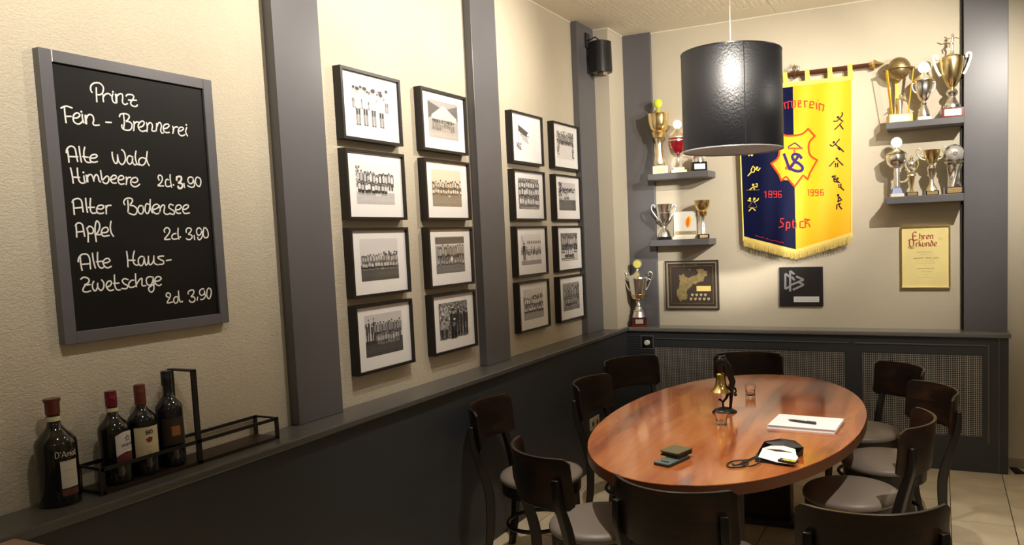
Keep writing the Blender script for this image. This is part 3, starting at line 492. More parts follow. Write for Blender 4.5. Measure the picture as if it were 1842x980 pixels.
for (a, b) in ((-2, 0), (-1, 0), (0, 0), (1, 0), (2, 0), (-1.5, -1), (-.5, -1), (.5, -1), (1.5, -1), (-1, -2), (0, -2), (1, -2), (-.5, 1), (.5, 1), (1.5, 1)): m.poly([(c0 + a * .0042 + .0026 * cos(k * pi / 4), .118 + b * .0042 + .0026 * sin(k * pi / 4)) for k in range(8)], f, 0)
obj('grape_print', m, INKR, t)
m = MB(); m.poly([(c0 - .004, .078), (c0 + .004, .078), (c0, .07)], f, 0); m.box(0, 0, 0, 0, 0, 0); obj('green_mark', m, mat('green_mark', (.4, .45, .05), .6), t)
t = bottle('tall dark bottle with black cap and small amber label, beside the hoop handle', (.07, -3.982, WZ + .012), .0415, .317, 'x', BLACK, GLASSB, .66, .0145, .045)
wrap('label', t, .0415, radians(-20), 100, .075, .165, mat('brown_dark_label', (.03, .02, .012), .5), None)
wrap('amber_label', t, .0415, radians(-12), 38, .105, .137, mat('amber_label', (.36, .14, .04), .5), None, .0009)
m = MB(); scribble(m, -.018, -.002, .125, .003, .0007, cyl(.043), seed=9); scribble(m, -.018, -.002, .115, .003, .0007, cyl(.043), seed=2); obj('fine_print', m, INK, t)
t = thing('bottle_rack', 'long low dark metal bottle rack with wooden tray and tall hoop handle on the ledge', 'rack', (0, 0, WZ))
IRON = mat('dark_iron', (.018, .016, .014), .45, .3)
ya, yb, xa, xb = -4.255, -3.59, .012, .128
o = obj('tray', MB().box(xa, xb, ya, yb, .002, .012), wood('tray_wood', (.03, .016, .011), (.015, .009, .007), (.045, .024, .015), .4, (6, 1, 6)), t)
for y in (ya, yb):
    for x in (xa, xb - .004): obj('end_post', MB().box(x, x + .004, y - .009, y + .009, 0, .085), IRON, t, bevel=.0008)
for nm, x in (('back', xa + .001), ('front', xb - .003)):
    obj('rail', MB().box(x - .001, x + .003, ya, yb, .073, .085), IRON, t)
for y in (ya, yb): obj('end_rail', MB().box(xa, xb, y - .002, y + .002, .078, .085), IRON, t)
h = MB()
for x in (xa, xb - .002): h.box(x - .004, x + .002, -3.933, -3.913, 0, .327)
h.box(xa - .004, xb, -3.933, -3.913, .322, .328); obj('hoop_handle', h, IRON, t, bevel=.0008)
# ================================================================ BAR TABLE CORNER
t = thing('bar_table', 'tall table with brown wooden top, only its corner showing at the bottom left', 'table', (.58, -4.73, 0))
obj('table_top', MB().box(0, .7, -.6, 0, 1.02, 1.05), wood('light_brown_wood', (.3, .19, .13), (.22, .13, .09), (.38, .25, .17), .5, (1, 7, 7)), t, bevel=.006)
for x in (.05, .61):
    for y in (-.55, -.09): obj('leg', MB().box(x, x + .04, y, y + .04, 0, 1.02), DWOOD, t, bevel=.003)
# ================================================================ PENDANT
PX, PY = 1.535, -2.03
SH = mat('black_satin_shade', (.004, .004, .006), .27, bump=.9, bscale=190, bstretch=(1, 1, .45), dist=.00035, spec=.32)
_b = SH.node_tree.nodes['Principled BSDF']; _b.inputs['Anisotropic'].default_value = 1.0; _b.inputs['Anisotropic Rotation'].default_value = .0
_t = SH.node_tree.nodes.new('ShaderNodeTangent'); _t.direction_type = 'RADIAL'; _t.axis = 'Z'; SH.node_tree.links.new(_t.outputs[0], _b.inputs['Tangent'])
t = thing('pendant_lamp', 'large black drum pendant lamp with silver lining hanging over the table', 'lamp', (PX, PY, 2.05))
R = .2395
sd = MB().lathe([(R, .0), (R, .462)], 72, closed=False); obj('shade', sd, SH, t, smooth=40)
obj('shade_lining', MB().lathe([(R - .003, .001), (R - .003, .461)], 72, closed=False), mat('silver_lining', (.75, .73, .76), .5), t, smooth=40)
rm = MB(); rm.lathe([(R - .0045, 0), (R + .0012, -.0012), (R + .0012, .004), (R - .0045, .004), (R - .0045, 0)], 72, closed=False); obj('rim', rm, mat('shade_rim', (.3, .3, .3), .4), t, smooth=40)
rm = MB(); rm.lathe([(R - .004, .458), (R + .0012, .458), (R + .0012, .463), (R - .004, .463), (R - .004, .458)], 72, closed=False); obj('top_rim', rm, BLACK, t, smooth=40)
a_s = atan2(-5.68 - PY, 2.45 - PX) + radians(14)
sm = MB(); sm.tube([(R * cos(a_s) * 1.002, R * sin(a_s) * 1.002, .002), (R * cos(a_s) * 1.002, R * sin(a_s) * 1.002, .46)], .0018, 6); obj('seam', sm, BLACKM, t)
sp = MB()
for k in range(3):
    a = k * 2 * pi / 3 + .3; sp.tube([(0, 0, .40), (R * .98 * cos(a), R * .98 * sin(a), .45)], .0025, 6)
sp.lathe([(.02, .36), (.022, .42), (.008, .425)], 16); obj('spider_frame', sp, WHITEM, t)
obj('bulb', MB().lathe([(.012, .36), (.014, .34), (.03, .30), (.032, .28), (.024, .255), (.001, .25)], 20), mat('opal_bulb', (.7, .7, .68), .2), t, smooth=50)
obj('cord', MB().tube([(0, 0, .42), (0, 0, CZ - 2.05 - .03)], .0028, 8), mat('clear_cord', (.72, .68, .6), .3), t)
obj('ceiling_rose', MB().lathe([(.05, CZ - 2.05 - .001), (.05, CZ - 2.075), (.02, CZ - 2.085)], 24), WHITEM, t, smooth=40)
# ================================================================ LOUDSPEAKER
t = thing('wall_speaker', 'small black loudspeaker on a wall bracket high in the corner', 'speaker', (.155, -.43, 2.865), radians(-28))
body = MB(); pl = [(-.055, -.07), (.03, -.07)] + [(.03 + .045 * cos(a), .07 * sin(a)) for a in [radians(-90 + 12 * k) for k in range(1, 15)]] + [(.03, .07), (-.055, .07)]
body.prism(pl, topp(0), 0, .225); obj('cabinet', body, BLACK, t, smooth=30)
gr = MB(); pl = [(.03 + .0485 * cos(a), .0735 * sin(a)) for a in [radians(-75 + 10 * k) for k in range(16)]]
gr.add([(x, y, .012) for x, y in pl] + [(x, y, .213) for x, y in pl], [(i, i + 1, 17 + i - 1 + 0, 16 + i) for i in range(15)]); obj('grille', gr, mat('speaker_grille', (.025, .027, .03), .35, .3, bump=.5, bscale=500, dist=.0005), t)
obj('bracket_arm', MB().box(-.11, -.05, -.015, .015, .1, .14), BLACK, t); obj('bracket_foot', MB().box(-.02, .05, -.02, .02, -.022, 0), mat('tan_pad', (.3, .24, .15), .6), t)
t2 = MB().box(.05, .062, -.475, -.405, 3.055, 3.165)
o = tag(obj('wall_socket', t2, BLACK, bevel=.004), 'dark square cable outlet plate on the grey board above the loudspeaker', 'socket')
o = tag(obj('speaker_cable', MB().tube([(.06, -.44, 3.11), (.12, -.44, 3.13), (.155, -.44, 3.10), (.15, -.45, 3.06), (.12, -.46, 3.04), (.15, -.47, 3.075), (.19, -.48, 3.07), (.2, -.47, 3.0), (.19, -.46, 2.96)], .005, 8), BLACK), 'black looping cable running from the outlet plate into the loudspeaker', 'cable')
# ================================================================ SOCKET + VALVE
t = thing('power_socket', 'ivory double power socket low on the dark left panelling', 'socket', (.18, -.845, .33))
IV = mat('ivory_plastic', (.66, .6, .42), .35)
obj('face_plate', MB().box(0, .009, -.078, .078, -.044, .044), IV, t, bevel=.004)
for y in (-.037, .037):
    c = MB(); s = c.lathe([(.021, 0), (.021, .001)], 24)
    c.v = [(.0095 + z * .5, y + x, yy) for x, yy, z in c.v]; obj('socket_well', c, mat('dark_well', (.12, .1, .07), .6), t)
    c = MB(); c.lathe([(.023, 0), (.023, .003), (.0205, .003), (.0205, 0)], 24, closed=False); c.v = [(.009 + z, y + x, yy) for x, yy, z in c.v]; obj('socket_ring', c, IV, t)
t = thing('thermostat_niche', 'black square niche with a round white radiator valve in the grey casing', 'thermostat', (.351, -.17, .818))
obj('niche', MB().box(-.046, .046, -.004, 0, -.046, .046), mat('niche_black', (.003, .003, .003), .8), t)
nf = MB()
for (a, b, c, d) in ((-.054, .054, .046, .054), (-.054, .054, -.054, -.046), (-.054, -.046, -.046, .046), (.046, .054, -.046, .046)): nf.box(a, b, -.01, 0, c, d)
obj('niche_frame', nf, GREY, t, bevel=.003)
k = MB(); k.lathe([(.019, 0), (.021, .006), (.021, .03), (.017, .036), (.001, .037)], 24, flute=.06, fn=16); k.v = [(x + .006, -z - .004, y) for x, y, z in k.v]; obj('valve_knob', k, WHITEM, t, smooth=40)
t = thing('floor_mat', 'flat black mat lying on the tiles at the right end of the casing', 'mat', (0, 0, 0))
obj('slab', MB().prism([(2.872, -.02), (2.915, -.02), (2.955, -.13), (2.895, -.15)], topp(0), 0, .008), BLACKM, t)
# ================================================================ SHELVES
SHD = .2
def shelf(label, x0, x1, z, th=.045):
    o = obj('wall_shelf', MB().box(x0, x1, -SHD, 0, z - th, z), GREY, bevel=.003); tag(o, label, 'shelf', 'grey floating trophy shelves')
shelf('upper grey floating shelf left of the banner', .41, .886, 2.117, .046)
shelf('lower grey floating shelf left of the banner', .41, .878, 1.613, .046)
shelf('upper grey floating shelf right of the banner', 2.119, 2.593, 2.345, .042)
shelf('lower grey floating shelf right of the banner', 2.116, 2.59, 1.851, .048)
# ================================================================ TROPHIES
def trophy(label, x, y, z, rot=24): return thing('trophy', label, 'trophy', (x, y, z), radians(rot), 'club trophies on shelves and ledge')
def block(t, name, w, d, z0, z1, m, taper=0, bevel=.002):
    b = MB(); a, c = w / 2, d / 2; q = taper; b.add([(-a, -c, z0), (a, -c, z0), (a, c, z0), (-a, c, z0), (-a + q, -c + q, z1), (a - q, -c + q, z1), (a - q, c - q, z1), (-a + q, c - q, z1)], [(3, 2, 1, 0), (4, 5, 6, 7), (0, 1, 5, 4), (1, 2, 6, 5), (2, 3, 7, 6), (3, 0, 4, 7)])
    return obj(name, b, m, t, bevel=bevel)
def plate(t, w, z0, z1, d, m): 
    p = obj('name_plate', MB().box(-w / 2, w / 2, -d - .0015, -d, z0, z1), m, t)
    s = MB(); h = (z1 - z0) / 5; 
    for k in (0, 1): scribble(s, -w * .36, w * .36, z0 + h * (1 + 1.8 * k), h * .8, h * .16, lambda u, v, dd: (u, -d - .002 - dd, v), seed=k + int(w * 1000))
    obj('engraving', s, mat('engraving_ink', (.15, .1, .05), .5), p); return p
def turned(t, name, prof, m, seg=32, **k): return obj(name, MB().lathe(prof, seg, **k), m, t, smooth=38)
def handle(t, s, pts, r, m, name='handle'):
    P = [Vector((p[0] * s, 0, p[1])) for p in pts]; Q = []
    for i in range(len(P) - 1):
        a = P[max(i - 1, 0)]; b = P[i]; c = P[i + 1]; e = P[min(i + 2, len(P) - 1)]
        for k in range(4):
            u = k / 4; Q.append(.5 * ((2 * b) + (c - a) * u + (2 * a - 5 * b + 4 * c - e) * u * u + (3 * b - a - 3 * c + e) * u ** 3))
    Q.append(P[-1]); return obj(name, MB().tube(Q, r, 8), m, t, smooth=50)
def medallion(t, z, r, mr, mc):
    d = MB(); d.lathe([(r, -.006), (r * 1.0, .006), (r * .8, .006), (r * .78, .002), (r * .78, -.002), (r * .8, -.006), (r, -.006)], 28, closed=False); d.v = [(x, zz, y + z) for x, y, zz in d.v]; o = obj('medal_ring', d, mr, t, smooth=40)
    d = MB(); d.lathe([(r * .79, -.003), (r * .79, .003)], 28); d.v = [(x, zz, y + z) for x, y, zz in d.v]; obj('medal_disc', d, mc, t)
FELT = mat('tennis_felt', (.66, .78, .04), .9, bump=.5, bscale=200, dist=.001, sheen=.3)
# left upper shelf
t = trophy('tall gold cup topped by yellow tennis ball, left end of upper left shelf', .478, -.11, 2.117)
block(t, 'base', .115, .09, 0, .06, MARBW); obj('name_plate', MB().box(-.045, .045, -.047, -.045, .01, .05), mat('copper_plate', (.6, .3, .08), .3, .8), t)
turned(t, 'stem', [(.034, .06), (.042, .066), (.046, .08), (.042, .12), (.03, .17), (.024, .22), (.03, .265), (.036, .272)], PGOLD)
turned(t, 'collar', [(.036, .272), (.046, .28), (.05, .30), (.056, .318), (.05, .325)], EGOLD)
turned(t, 'cup', [(.046, .325), (.065, .345), (.074, .38), (.08, .42), (.081, .452), (.084, .458), (.08, .46), (.04, .472)], GOLD, flute=.04, fn=10)
turned(t, 'lid', [(.05, .468), (.03, .482), (.016, .492), (.012, .51)], PGOLD)
obj('tennis_ball', MB().ball((0, 0, .538), .034, 24), FELT, t, smooth=80)
t = trophy('red glass goblet with white lid and round medallion, middle of the upper left shelf', .628, -.11, 2.117)
block(t, 'base', .12, .09, 0, .022, EGOLD); block(t, 'step', .085, .08, .022, .04, PGOLD)
turned(t, 'foot', [(.036, .04), (.034, .05), (.022, .065), (.016, .09), (.013, .12), (.02, .135), (.013, .145)], SILVER)
REDG = mat('ruby_lacquer', (.33, .012, .02), .12, .5, coat=.6)
turned(t, 'bowl', [(.013, .145), (.03, .155), (.05, .178), (.061, .205), (.066, .235), (.068, .262)], REDG)
turned(t, 'band', [(.0685, .238), (.0695, .24), (.0695, .247), (.0685, .249)], SILVER, closed=False)
turned(t, 'lid', [(.071, .262), (.071, .268), (.05, .282), (.03, .3), (.014, .322), (.008, .335)], PGOLD)
obj('bowl_badge', MB().ball((0, -.069, .243), .011, 12, sy=.3), WHITEM, t, smooth=60)
medallion(t, .365, .033, WHITEM, EGOLD)
t = trophy('silver half globe on black plinth with gold figure, partly behind the lampshade', .79, -.11, 2.117)
block(t, 'base', .112, .09, 0, .07, MARBB); plate(t, .08, .015, .055, .0452, WHITEM)
turned(t, 'dome', [(.05, .07), (.049, .088), (.043, .108), (.03, .126), (.012, .137), (.002, .14)], SILVER)
fg = MB(); fg.tube([(-.045, 0, .165), (-.01, 0, .16), (.04, 0, .172)], .007, 8); fg.tube([(0, 0, .138), (.002, 0, .16), (.0, 0, .2), (.005, 0, .24)], [.01, .014, .012, .006], 8); obj('figure', fg, GOLD, t, smooth=50)
fe = MB(); fe.prism([(0, .2), (.03, .24), (.05, .31), (.04, .39), (.01, .47), (-.02, .4), (-.035, .31), (-.02, .24)], lambda u, v, d: (u, d, v), -.004, .004); obj('added_flame_plate', fe, PGOLD, t)  # unseen guess, added to cast the leaf-shaped shadow on the wall
# left lower shelf
t = trophy('silver two-handled cup on a low black foot, left end of the lower left shelf', .498, -.11, 1.613)
turned(t, 'base', [(.056, 0), (.056, .02), (.05, .024)], MARBB)
turned(t, 'foot', [(.049, .024), (.044, .05), (.03, .075), (.013, .095), (.012, .11), (.018, .12)], SILVER)
turned(t, 'cup', [(.013, .12), (.03, .135), (.045, .165), (.054, .21), (.062, .25), (.07, .272), (.068, .274), (.055, .24)], SILVER, closed=False)
turned(t, 'cup_ring', [(.055, .2), (.058, .204), (.055, .21)], SILVER, closed=False)
for s in (-1, 1): handle(t, s, [(.04, .15), (.065, .19), (.09, .225), (.092, .262), (.076, .272), (.066, .25)], .0055, SILVER)
t = thing('flame_plaque', 'white block plaque with an orange flame and gold caption strip between two cups', 'plaque', (.668, -.10, 1.613), radians(8))
block(t, 'base', .195, .06, 0, .022, MARBW); block(t, 'panel', .178, .03, .022, .21, mat('white_acrylic', (.8, .78, .72), .15)); 
obj('side_edge', MB().box(-.0905, -.0885, -.016, .016, .022, .21), BLACK, t); obj('side_edge', MB().box(.0885, .0905, -.016, .016, .022, .21), BLACK, t)
obj('caption_strip', MB().box(-.08, .085, -.018, -.0155, .035, .062), mat('gold_caption', (.6, .5, .25), .4, .5), t)
s = MB(); scribble(s, -.05, .05, .044, .009, .0022, lambda u, v, d: (u, -.0185, v), seed=12); obj('caption_lettering', s, INK, t)
fl1 = [(.02, .085), (.038, .1), (.044, .125), (.05, .15), (.042, .172), (.03, .178), (.02, .168), (.005, .15), (-.003, .12), (.005, .1)]
obj('flame_outer', MB().poly(fl1, lambda u, v, d: (u, -.0157, v), 0), mat('flame_yellow', (.9, .6, .03), .5), t)
obj('flame_inner', MB().poly([(.02 + (u - .022) * .55, .09 + (v - .085) * .85) for u, v in fl1], lambda u, v, d: (u, -.0162, v), 0), mat('flame_orange', (.85, .15, .01), .5), t)
t = trophy('gold bowl on a tall flared silver column, right end of the lower left shelf', .808, -.11, 1.613)
block(t, 'base', .085, .075, 0, .034, MARBB); plate(t, .06, .007, .027, .038, EGOLD)
turned(t, 'column', [(.04, .034), (.034, .045), (.022, .09), (.016, .14), (.02, .165)], SILVER, flute=.15, fn=6)
turned(t, 'collar', [(.02, .165), (.034, .18), (.038, .2), (.03, .205)], EGOLD)
turned(t, 'bowl', [(.022, .2), (.04, .215), (.055, .24), (.062, .27), (.064, .288), (.061, .289), (.05, .25)], GOLD, closed=False)
# ledge corner
t = trophy('large silver lidded trophy with ornate handles on the ledge in the corner', .262, -.105, WZ, 24)
block(t, 'base', .125, .1, 0, .012, MARBR); block(t, 'plinth', .115, .09, .012, .075, MAROON, .002); plate(t, .06, .025, .06, .045, mat('silver_plate', (.7, .62, .6), .3, .3))
turned(t, 'foot', [(.052, .075), (.048, .09), (.04, .118), (.045, .122), (.03, .135), (.022, .155), (.03, .16), (.018, .168), (.014, .185), (.024, .2), (.014, .205)], ESILVER)
turned(t, 'lower_cup', [(.012, .205), (.034, .213), (.055, .235), (.062, .255)], EGOLD)
turned(t, 'cup', [(.05, .225), (.058, .25), (.068, .31), (.075, .36), (.078, .375)], SILVER, flute=.05, fn=12)
turned(t, 'lid', [(.08, .375), (.083, .382), (.08, .392), (.05, .41), (.025, .425), (.012, .438), (.008, .455)], SILVER)
medallion(t, .495, .037, SILVER, mat('yellow_disc', (.75, .68, .12), .4))
for s in (-1, 1):
    handle(t, s, [(.062, .285), (.075, .3), (.095, .34), (.112, .38), (.118, .41), (.1, .43), (.085, .415), (.09, .395)], .006, SILVER); handle(t, s, [(.09, .33), (.1, .36), (.085, .375), (.076, .36)], .004, SILVER, 'scroll')
# right upper shelf
t = trophy('bronze ball in a ring on three yellow legs, left end of the upper right shelf', 2.2, -.12, 2.345, 15)
YL = mat('yellow_gold_lacquer', (.82, .58, .06), .3, .4)
block(t, 'base', .15, .1, 0, .055, mat('amber_marble', (.8, .5, .06), .25, noise=.25, nscale=14)); obj('name_plate', MB().box(-.055, .055, -.052, -.05, .01, .045), WHITEM, t)
obj('ball', MB().ball((0, 0, .362), .074, 28), BRONZE, t, smooth=80)
turned(t, 'ring', [(.074, .35), (.1, .352), (.1, .358), (.074, .358)], BRONZE, closed=False)
for a in (radians(-160), radians(-20), radians(90)):
    s = MB(); p0 = Vector((.055 * cos(a), .04 * sin(a), .055)); p1 = Vector((.092 * cos(a), .092 * sin(a), .352)); w = Vector((-sin(a), cos(a), 0)) * .011; n = Vector((cos(a), sin(a), 0)) * .003
    s.add([p0 - w - n, p0 + w - n, p0 + w + n, p0 - w + n, p1 - w - n, p1 + w - n, p1 + w + n, p1 - w + n], [(3, 2, 1, 0), (4, 5, 6, 7), (0, 1, 5, 4), (1, 2, 6, 5), (2, 3, 7, 6), (3, 0, 4, 7)]); obj('leg', s, YL, t)
s = MB(); s.tube([(0, 0, .055), (.004, 0, .1), (.0, 0, .15), (.01, 0, .165)], [.012, .014, .018, .008], 8); s.ball((.01, 0, .178), .012, 10); s.tube([(0, 0, .14), (.03, 0, .17), (.035, 0, .2)], .005, 6); s.tube([(0, 0, .14), (-.03, 0, .12)], .005, 6); obj('player_figure', s, PGOLD, t, smooth=60)
t = trophy('slim silver cup with white round medallion, middle of the upper right shelf', 2.352, -.12, 2.345, 10)
block(t, 'base', .085, .075, 0, .026, MARBW)
turned(t, 'foot', [(.038, .026), (.036, .05), (.024, .085), (.016, .105), (.02, .115), (.01, .125)], SILVER)
turned(t, 'cup', [(.01, .125), (.028, .14), (.045, .175), (.055, .22), (.058, .25), (.064, .262)], SILVER, flute=.05, fn=10)
turned(t, 'lid', [(.066, .262), (.066, .268), (.045, .285), (.02, .305), (.01, .318)], PGOLD)
for s in (-1, 1): handle(t, s, [(.05, .19), (.068, .21), (.07, .25), (.058, .25)], .004, SILVER)
medallion(t, .348, .037, WHITEM, mat('bright_white_disc', (.88, .86, .8), .3))
t = trophy('large gold trophy with white handles and player figure, right end of upper right shelf', 2.522, -.12, 2.345, 5)
block(t, 'base', .14, .1, 0, .066, MARBR, .003); plate(t, .1, .014, .055, .0502, mat('light_gold_plate', (.85, .74, .4), .35, .3))
turned(t, 'foot', [(.054, .066), (.052, .085), (.046, .09), (.03, .115), (.02, .14)], SILVER)
turned(t, 'knob', [(.018, .14), (.033, .155), (.036, .17), (.026, .188), (.014, .195)], SILVER)
turned(t, 'cup', [(.014, .195), (.032, .215), (.055, .265), (.07, .325), (.076, .37), (.074, .39), (.05, .402)], GOLD, flute=.05, fn=12)
turned(t, 'lid', [(.06, .398), (.03, .412), (.012, .422), (.01, .435)], PGOLD)
for s in (-1, 1): handle(t, s, [(.068, .28), (.082, .3), (.1, .345), (.112, .385), (.11, .41), (.09, .41), (.088, .385)], .0095, WHITEM)
s = MB(); Z0 = .435; s.tube([(0, 0, Z0), (.004, 0, Z0 + .03), (-.006, 0, Z0 + .05), (.004, 0, Z0 + .06), (.004, 0, Z0 + .088)], [.006, .005, .008, .01, .007], 8); s.ball((.004, 0, Z0 + .1), .0095, 10)
s.tube([(-.045, 0, Z0 + .092), (-.02, 0, Z0 + .08), (.004, 0, Z0 + .085), (.028, 0, Z0 + .08), (.048, 0, Z0 + .072)], .004, 6); s.tube([(.004, 0, Z0 + .055), (-.018, 0, Z0 + .045), (-.012, 0, Z0 + .022)], .005, 6); obj('player_figure', s, PGOLD, t, smooth=60)
# right lower shelf
t = trophy('silver cup on spiral column with blue foot, left end of lower right shelf', 2.18, -.12, 1.851, 10)
block(t, 'base', .085, .075, 0, .022, MARBW); block(t, 'blue_foot', .07, .06, .022, .06, mat('blue_marble', (.1, .17, .4), .2, noise=.5, nscale=30), .008)
turned(t, 'spiral_column', [(.02, .06), (.022, .08), (.018, .1), (.022, .12), (.018, .14), (.021, .16), (.018, .18), (.018, .195)], ESILVER)
turned(t, 'bowl', [(.018, .195), (.045, .205), (.06, .225), (.066, .25), (.067, .28), (.06, .29)], SILVER, flute=.06, fn=8)
turned(t, 'lid', [(.07, .288), (.055, .3), (.03, .315), (.012, .325), (.01, .335)], PGOLD)
medallion(t, .366, .036, WHITEM, mat('bright_white_disc', (.88, .86, .8), .3))
t = trophy('small gold goblet holding an openwork ball, second from the left on the lower right shelf', 2.273, -.115, 1.851, 10)
block(t, 'base', .075, .06, 0, .028, MARBB); plate(t, .06, .005, .024, .0305, GOLD)
turned(t, 'stem', [(.012, .028), (.01, .05), (.018, .1), (.022, .135)], GOLD); turned(t, 'rim', [(.03, .135), (.03, .142), (.024, .15), (.026, .158), (.014, .165)], PGOLD)
for s in (-1, 1): handle(t, s, [(.01, .165), (.03, .18), (.045, .21), (.04, .24)], .0045, GOLD)
obj('openwork_ball', MB().ball((0, 0, .215), .03, 14, sx=.9), ESILVER, t, smooth=60); turned(t, 'finial', [(.008, .243), (.012, .255), (.002, .275)], PGOLD)
t = trophy('gold two-handled cup with round knop, third from the left on the lower right shelf', 2.398, -.115, 1.851, 8)
block(t, 'base', .082, .06, 0, .03, MARBB); plate(t, .065, .005, .026, .0305, GOLD)
turned(t, 'foot', [(.036, .03), (.03, .05), (.018, .07), (.012, .09), (.012, .105)], PGOLD)
turned(t, 'knop', [(.01, .105), (.02, .13), (.03, .165), (.032, .178), (.022, .195), (.012, .205)], SILVER)
turned(t, 'bowl', [(.012, .205), (.03, .22), (.046, .255), (.056, .298), (.054, .3), (.042, .25)], GOLD, closed=False)
for s in (-1, 1): handle(t, s, [(.04, .235), (.07, .25), (.09, .275), (.095, .3), (.08, .315), (.068, .3), (.072, .28)], .005, PGOLD)
t = trophy('silver football on a twisted column and black base, right end of the lower right shelf', 2.532, -.12, 1.851, 5)
block(t, 'base', .118, .09, 0, .048, MARBB); plate(t, .085, .008, .042, .0452, EGOLD)
tw = MB(); pr = []
for i in range(15):
    q = i / 14; a = q * 1.8; r0 = .042 - .012 * sin(q * pi) + .004 * q
    pr.append([(r0 * (1 + .18 * cos(3 * (b - a))) * cos(b), r0 * (1 + .18 * cos(3 * (b - a))) * sin(b), .048 + .145 * q) for b in [2 * pi * k / 24 for k in range(24)]])
tw.add([v for ring in pr for v in ring], [(i * 24 + k, i * 24 + (k + 1) % 24, (i + 1) * 24 + (k + 1) % 24, (i + 1) * 24 + k) for i in range(14) for k in range(24)]); obj('twisted_column', tw, SILVER, t, smooth=50)
turned(t, 'crown_collar', [(.03, .19), (.05, .2), (.06, .215)], PGOLD, closed=False)
obj('football', MB().ball((0, 0, .262), .064, 28), mat('pearl_silver', (.72, .7, .66), .28, .6), t, smooth=80)
pt = MB()
for (dx, dy, dz) in ((.05, -.9, .0), (.55, -.35, .75), (-.6, -.5, .6), (.95, -.3, -.05), (-.92, -.4, -.2), (.1, -.4, .95), (.4, -.6, -.75), (-.4, -.6, -.75)):
    n = Vector((dx, dy, dz)).normalized(); a = n.cross(Vector((0, 0, 1))).normalized(); b = n.cross(a)
    pt.add([Vector((0, 0, .262)) + (n * .97 + (a * cos(2 * pi * k / 5) + b * sin(2 * pi * k / 5)) * .25).normalized() * .0655 for k in range(5)], [(0, 1, 2, 3, 4)])
obj('pentagon_patch', pt, mat('patch_grey', (.12, .12, .13), .4), t)
# ================================================================ BANNER
RED = mat('red_thread', (.62, .035, .03), .7, spec=.2); ORANGE = mat('orange_thread', (.75, .1, .015), .7, spec=.2); PURP = mat('violet_thread', (.03, .013, .12), .7, spec=.2); NAVYT = mat('navy_thread', (.014, .01, .03), .7, spec=.2)
YEL = mat('yellow_satin', (.82, .43, .0), .55, noise=.04, nscale=3, sheen=.1); NAVY = mat('navy_velvet', (.002, .004, .035), .6, spec=.15, noise=.3, nscale=4, stretch=(5, 1, 1)); PALEY = mat('pale_yellow_trim', (.88, .7, .12), .6)
GT = mat('yellow_thread', (.88, .7, .12), .6)
t = thing('club_banner', 'navy and yellow satin club banner with shield emblem and fringed point', 'banner', (0, 0, 0))
XL, XR, XM, ZT = 1.088, 1.893, 1.487, 2.70
def zbot(x): return 1.588 - (.11 * (1 - abs(x - XM) / (XM - XL)))
def bx(x, z): q = (ZT - z) / 1.2; c = XM + (x - XM) * (1 - .03 * q); return c
def by(x, z): return .058 + .006 * sin(x * 14 + z * 1.3) * min(1, (ZT - z) * 2) + .004 * sin(x * 31 - z * 3)
def bfn(u, v, d): return (u, -(by(u, v) + d), v)
def cloth(xa, xb, name, m):
    g = MB(); nx, nz = 16, 36; vs = []
    for dd in (0, -.002):
        for i in range(nx + 1):
            x = xa + (xb - xa) * i / nx; zb = zbot(x) + .005
            for j in range(nz + 1):
                z = ZT + (zb - ZT) * j / nz; xx = bx(x, z); vs.append((xx, -(by(xx, z) + dd), z))
    N = (nx + 1) * (nz + 1); fs = []
    for i in range(nx):
        for j in range(nz):
            a = i * (nz + 1) + j; fs += [(a, a + 1, a + nz + 2, a + nz + 1), (N + a, N + a + nz + 1, N + a + nz + 2, N + a + 1)]
    g.add(vs, fs); return obj(name, g, m, t, smooth=80)
cloth(XL, XM, 'navy_half', NAVY); cloth(XM, XR, 'yellow_half', YEL)
def strip(pts, w, name, m, d=.003, **k):
    g = MB(); g.ribbon(pts, w, bfn, d, smooth=False, **k); return obj(name, g, m, t)
strip([(XL, ZT - .008), (XM, ZT - .008), (XR, ZT - .008)], .03, 'top_hem', PALEY)
strip([(bx(XL + .004, z), z) for z in [ZT - i * .1 for i in range(12)] + [1.595]], .009, 'side_piping', PALEY); strip([(bx(XR - .004, z), z) for z in [ZT - i * .1 for i in range(12)] + [1.595]], .009, 'side_piping', PALEY)
N = 26; strip([(bx(XL + (XR - XL) * i / N, 1.6), zbot(XL + (XR - XL) * i / N) + .014) for i in range(N + 1)], .036, 'fringe_braid', mat('fringe_braid_yellow', (.8, .62, .15), .6, bump=.6, bscale=300, dist=.002), caps=False)
fgm = MB(); n = 300
for i in range(n):
    x = XL + .005 + (XR - XL - .01) * i / (n - 1); xx = bx(x, 1.58); zt = zbot(x) + .012; dx = random.uniform(-.002, .002); L = .052 + random.uniform(-.006, .006)
    y = -(by(xx, zt) + .003)
    fgm.tube([(xx, y, zt), (xx + dx, y + random.uniform(-.003, .003), zt - L)], .0013, 4)
obj('fringe', fgm, mat('fringe_thread', (.7, .55, .16), .7), t, kind='stuff')
for x in (1.10, 1.275, 1.435, 1.59, 1.745, 1.880):
    g = MB(); pts = [(x, -.058, ZT - .015), (x, -.060, 2.735), (x, -.068, 2.765)] + [(x, -.048 - .022 * cos(a), 2.765 + .022 * sin(a)) for a in [radians(20 * k) for k in range(1, 9)]] + [(x, -.034, 2.74), (x, -.05, ZT - .01)]
    w = .016; vs = []
    for p in pts: vs += [(p[0] - w, p[1], p[2]), (p[0] + w, p[1], p[2])]
    g.add(vs, [(2 * k, 2 * k + 1, 2 * k + 3, 2 * k + 2) for k in range(len(pts) - 1)]); obj('hanging_loop', g, PALEY, t)
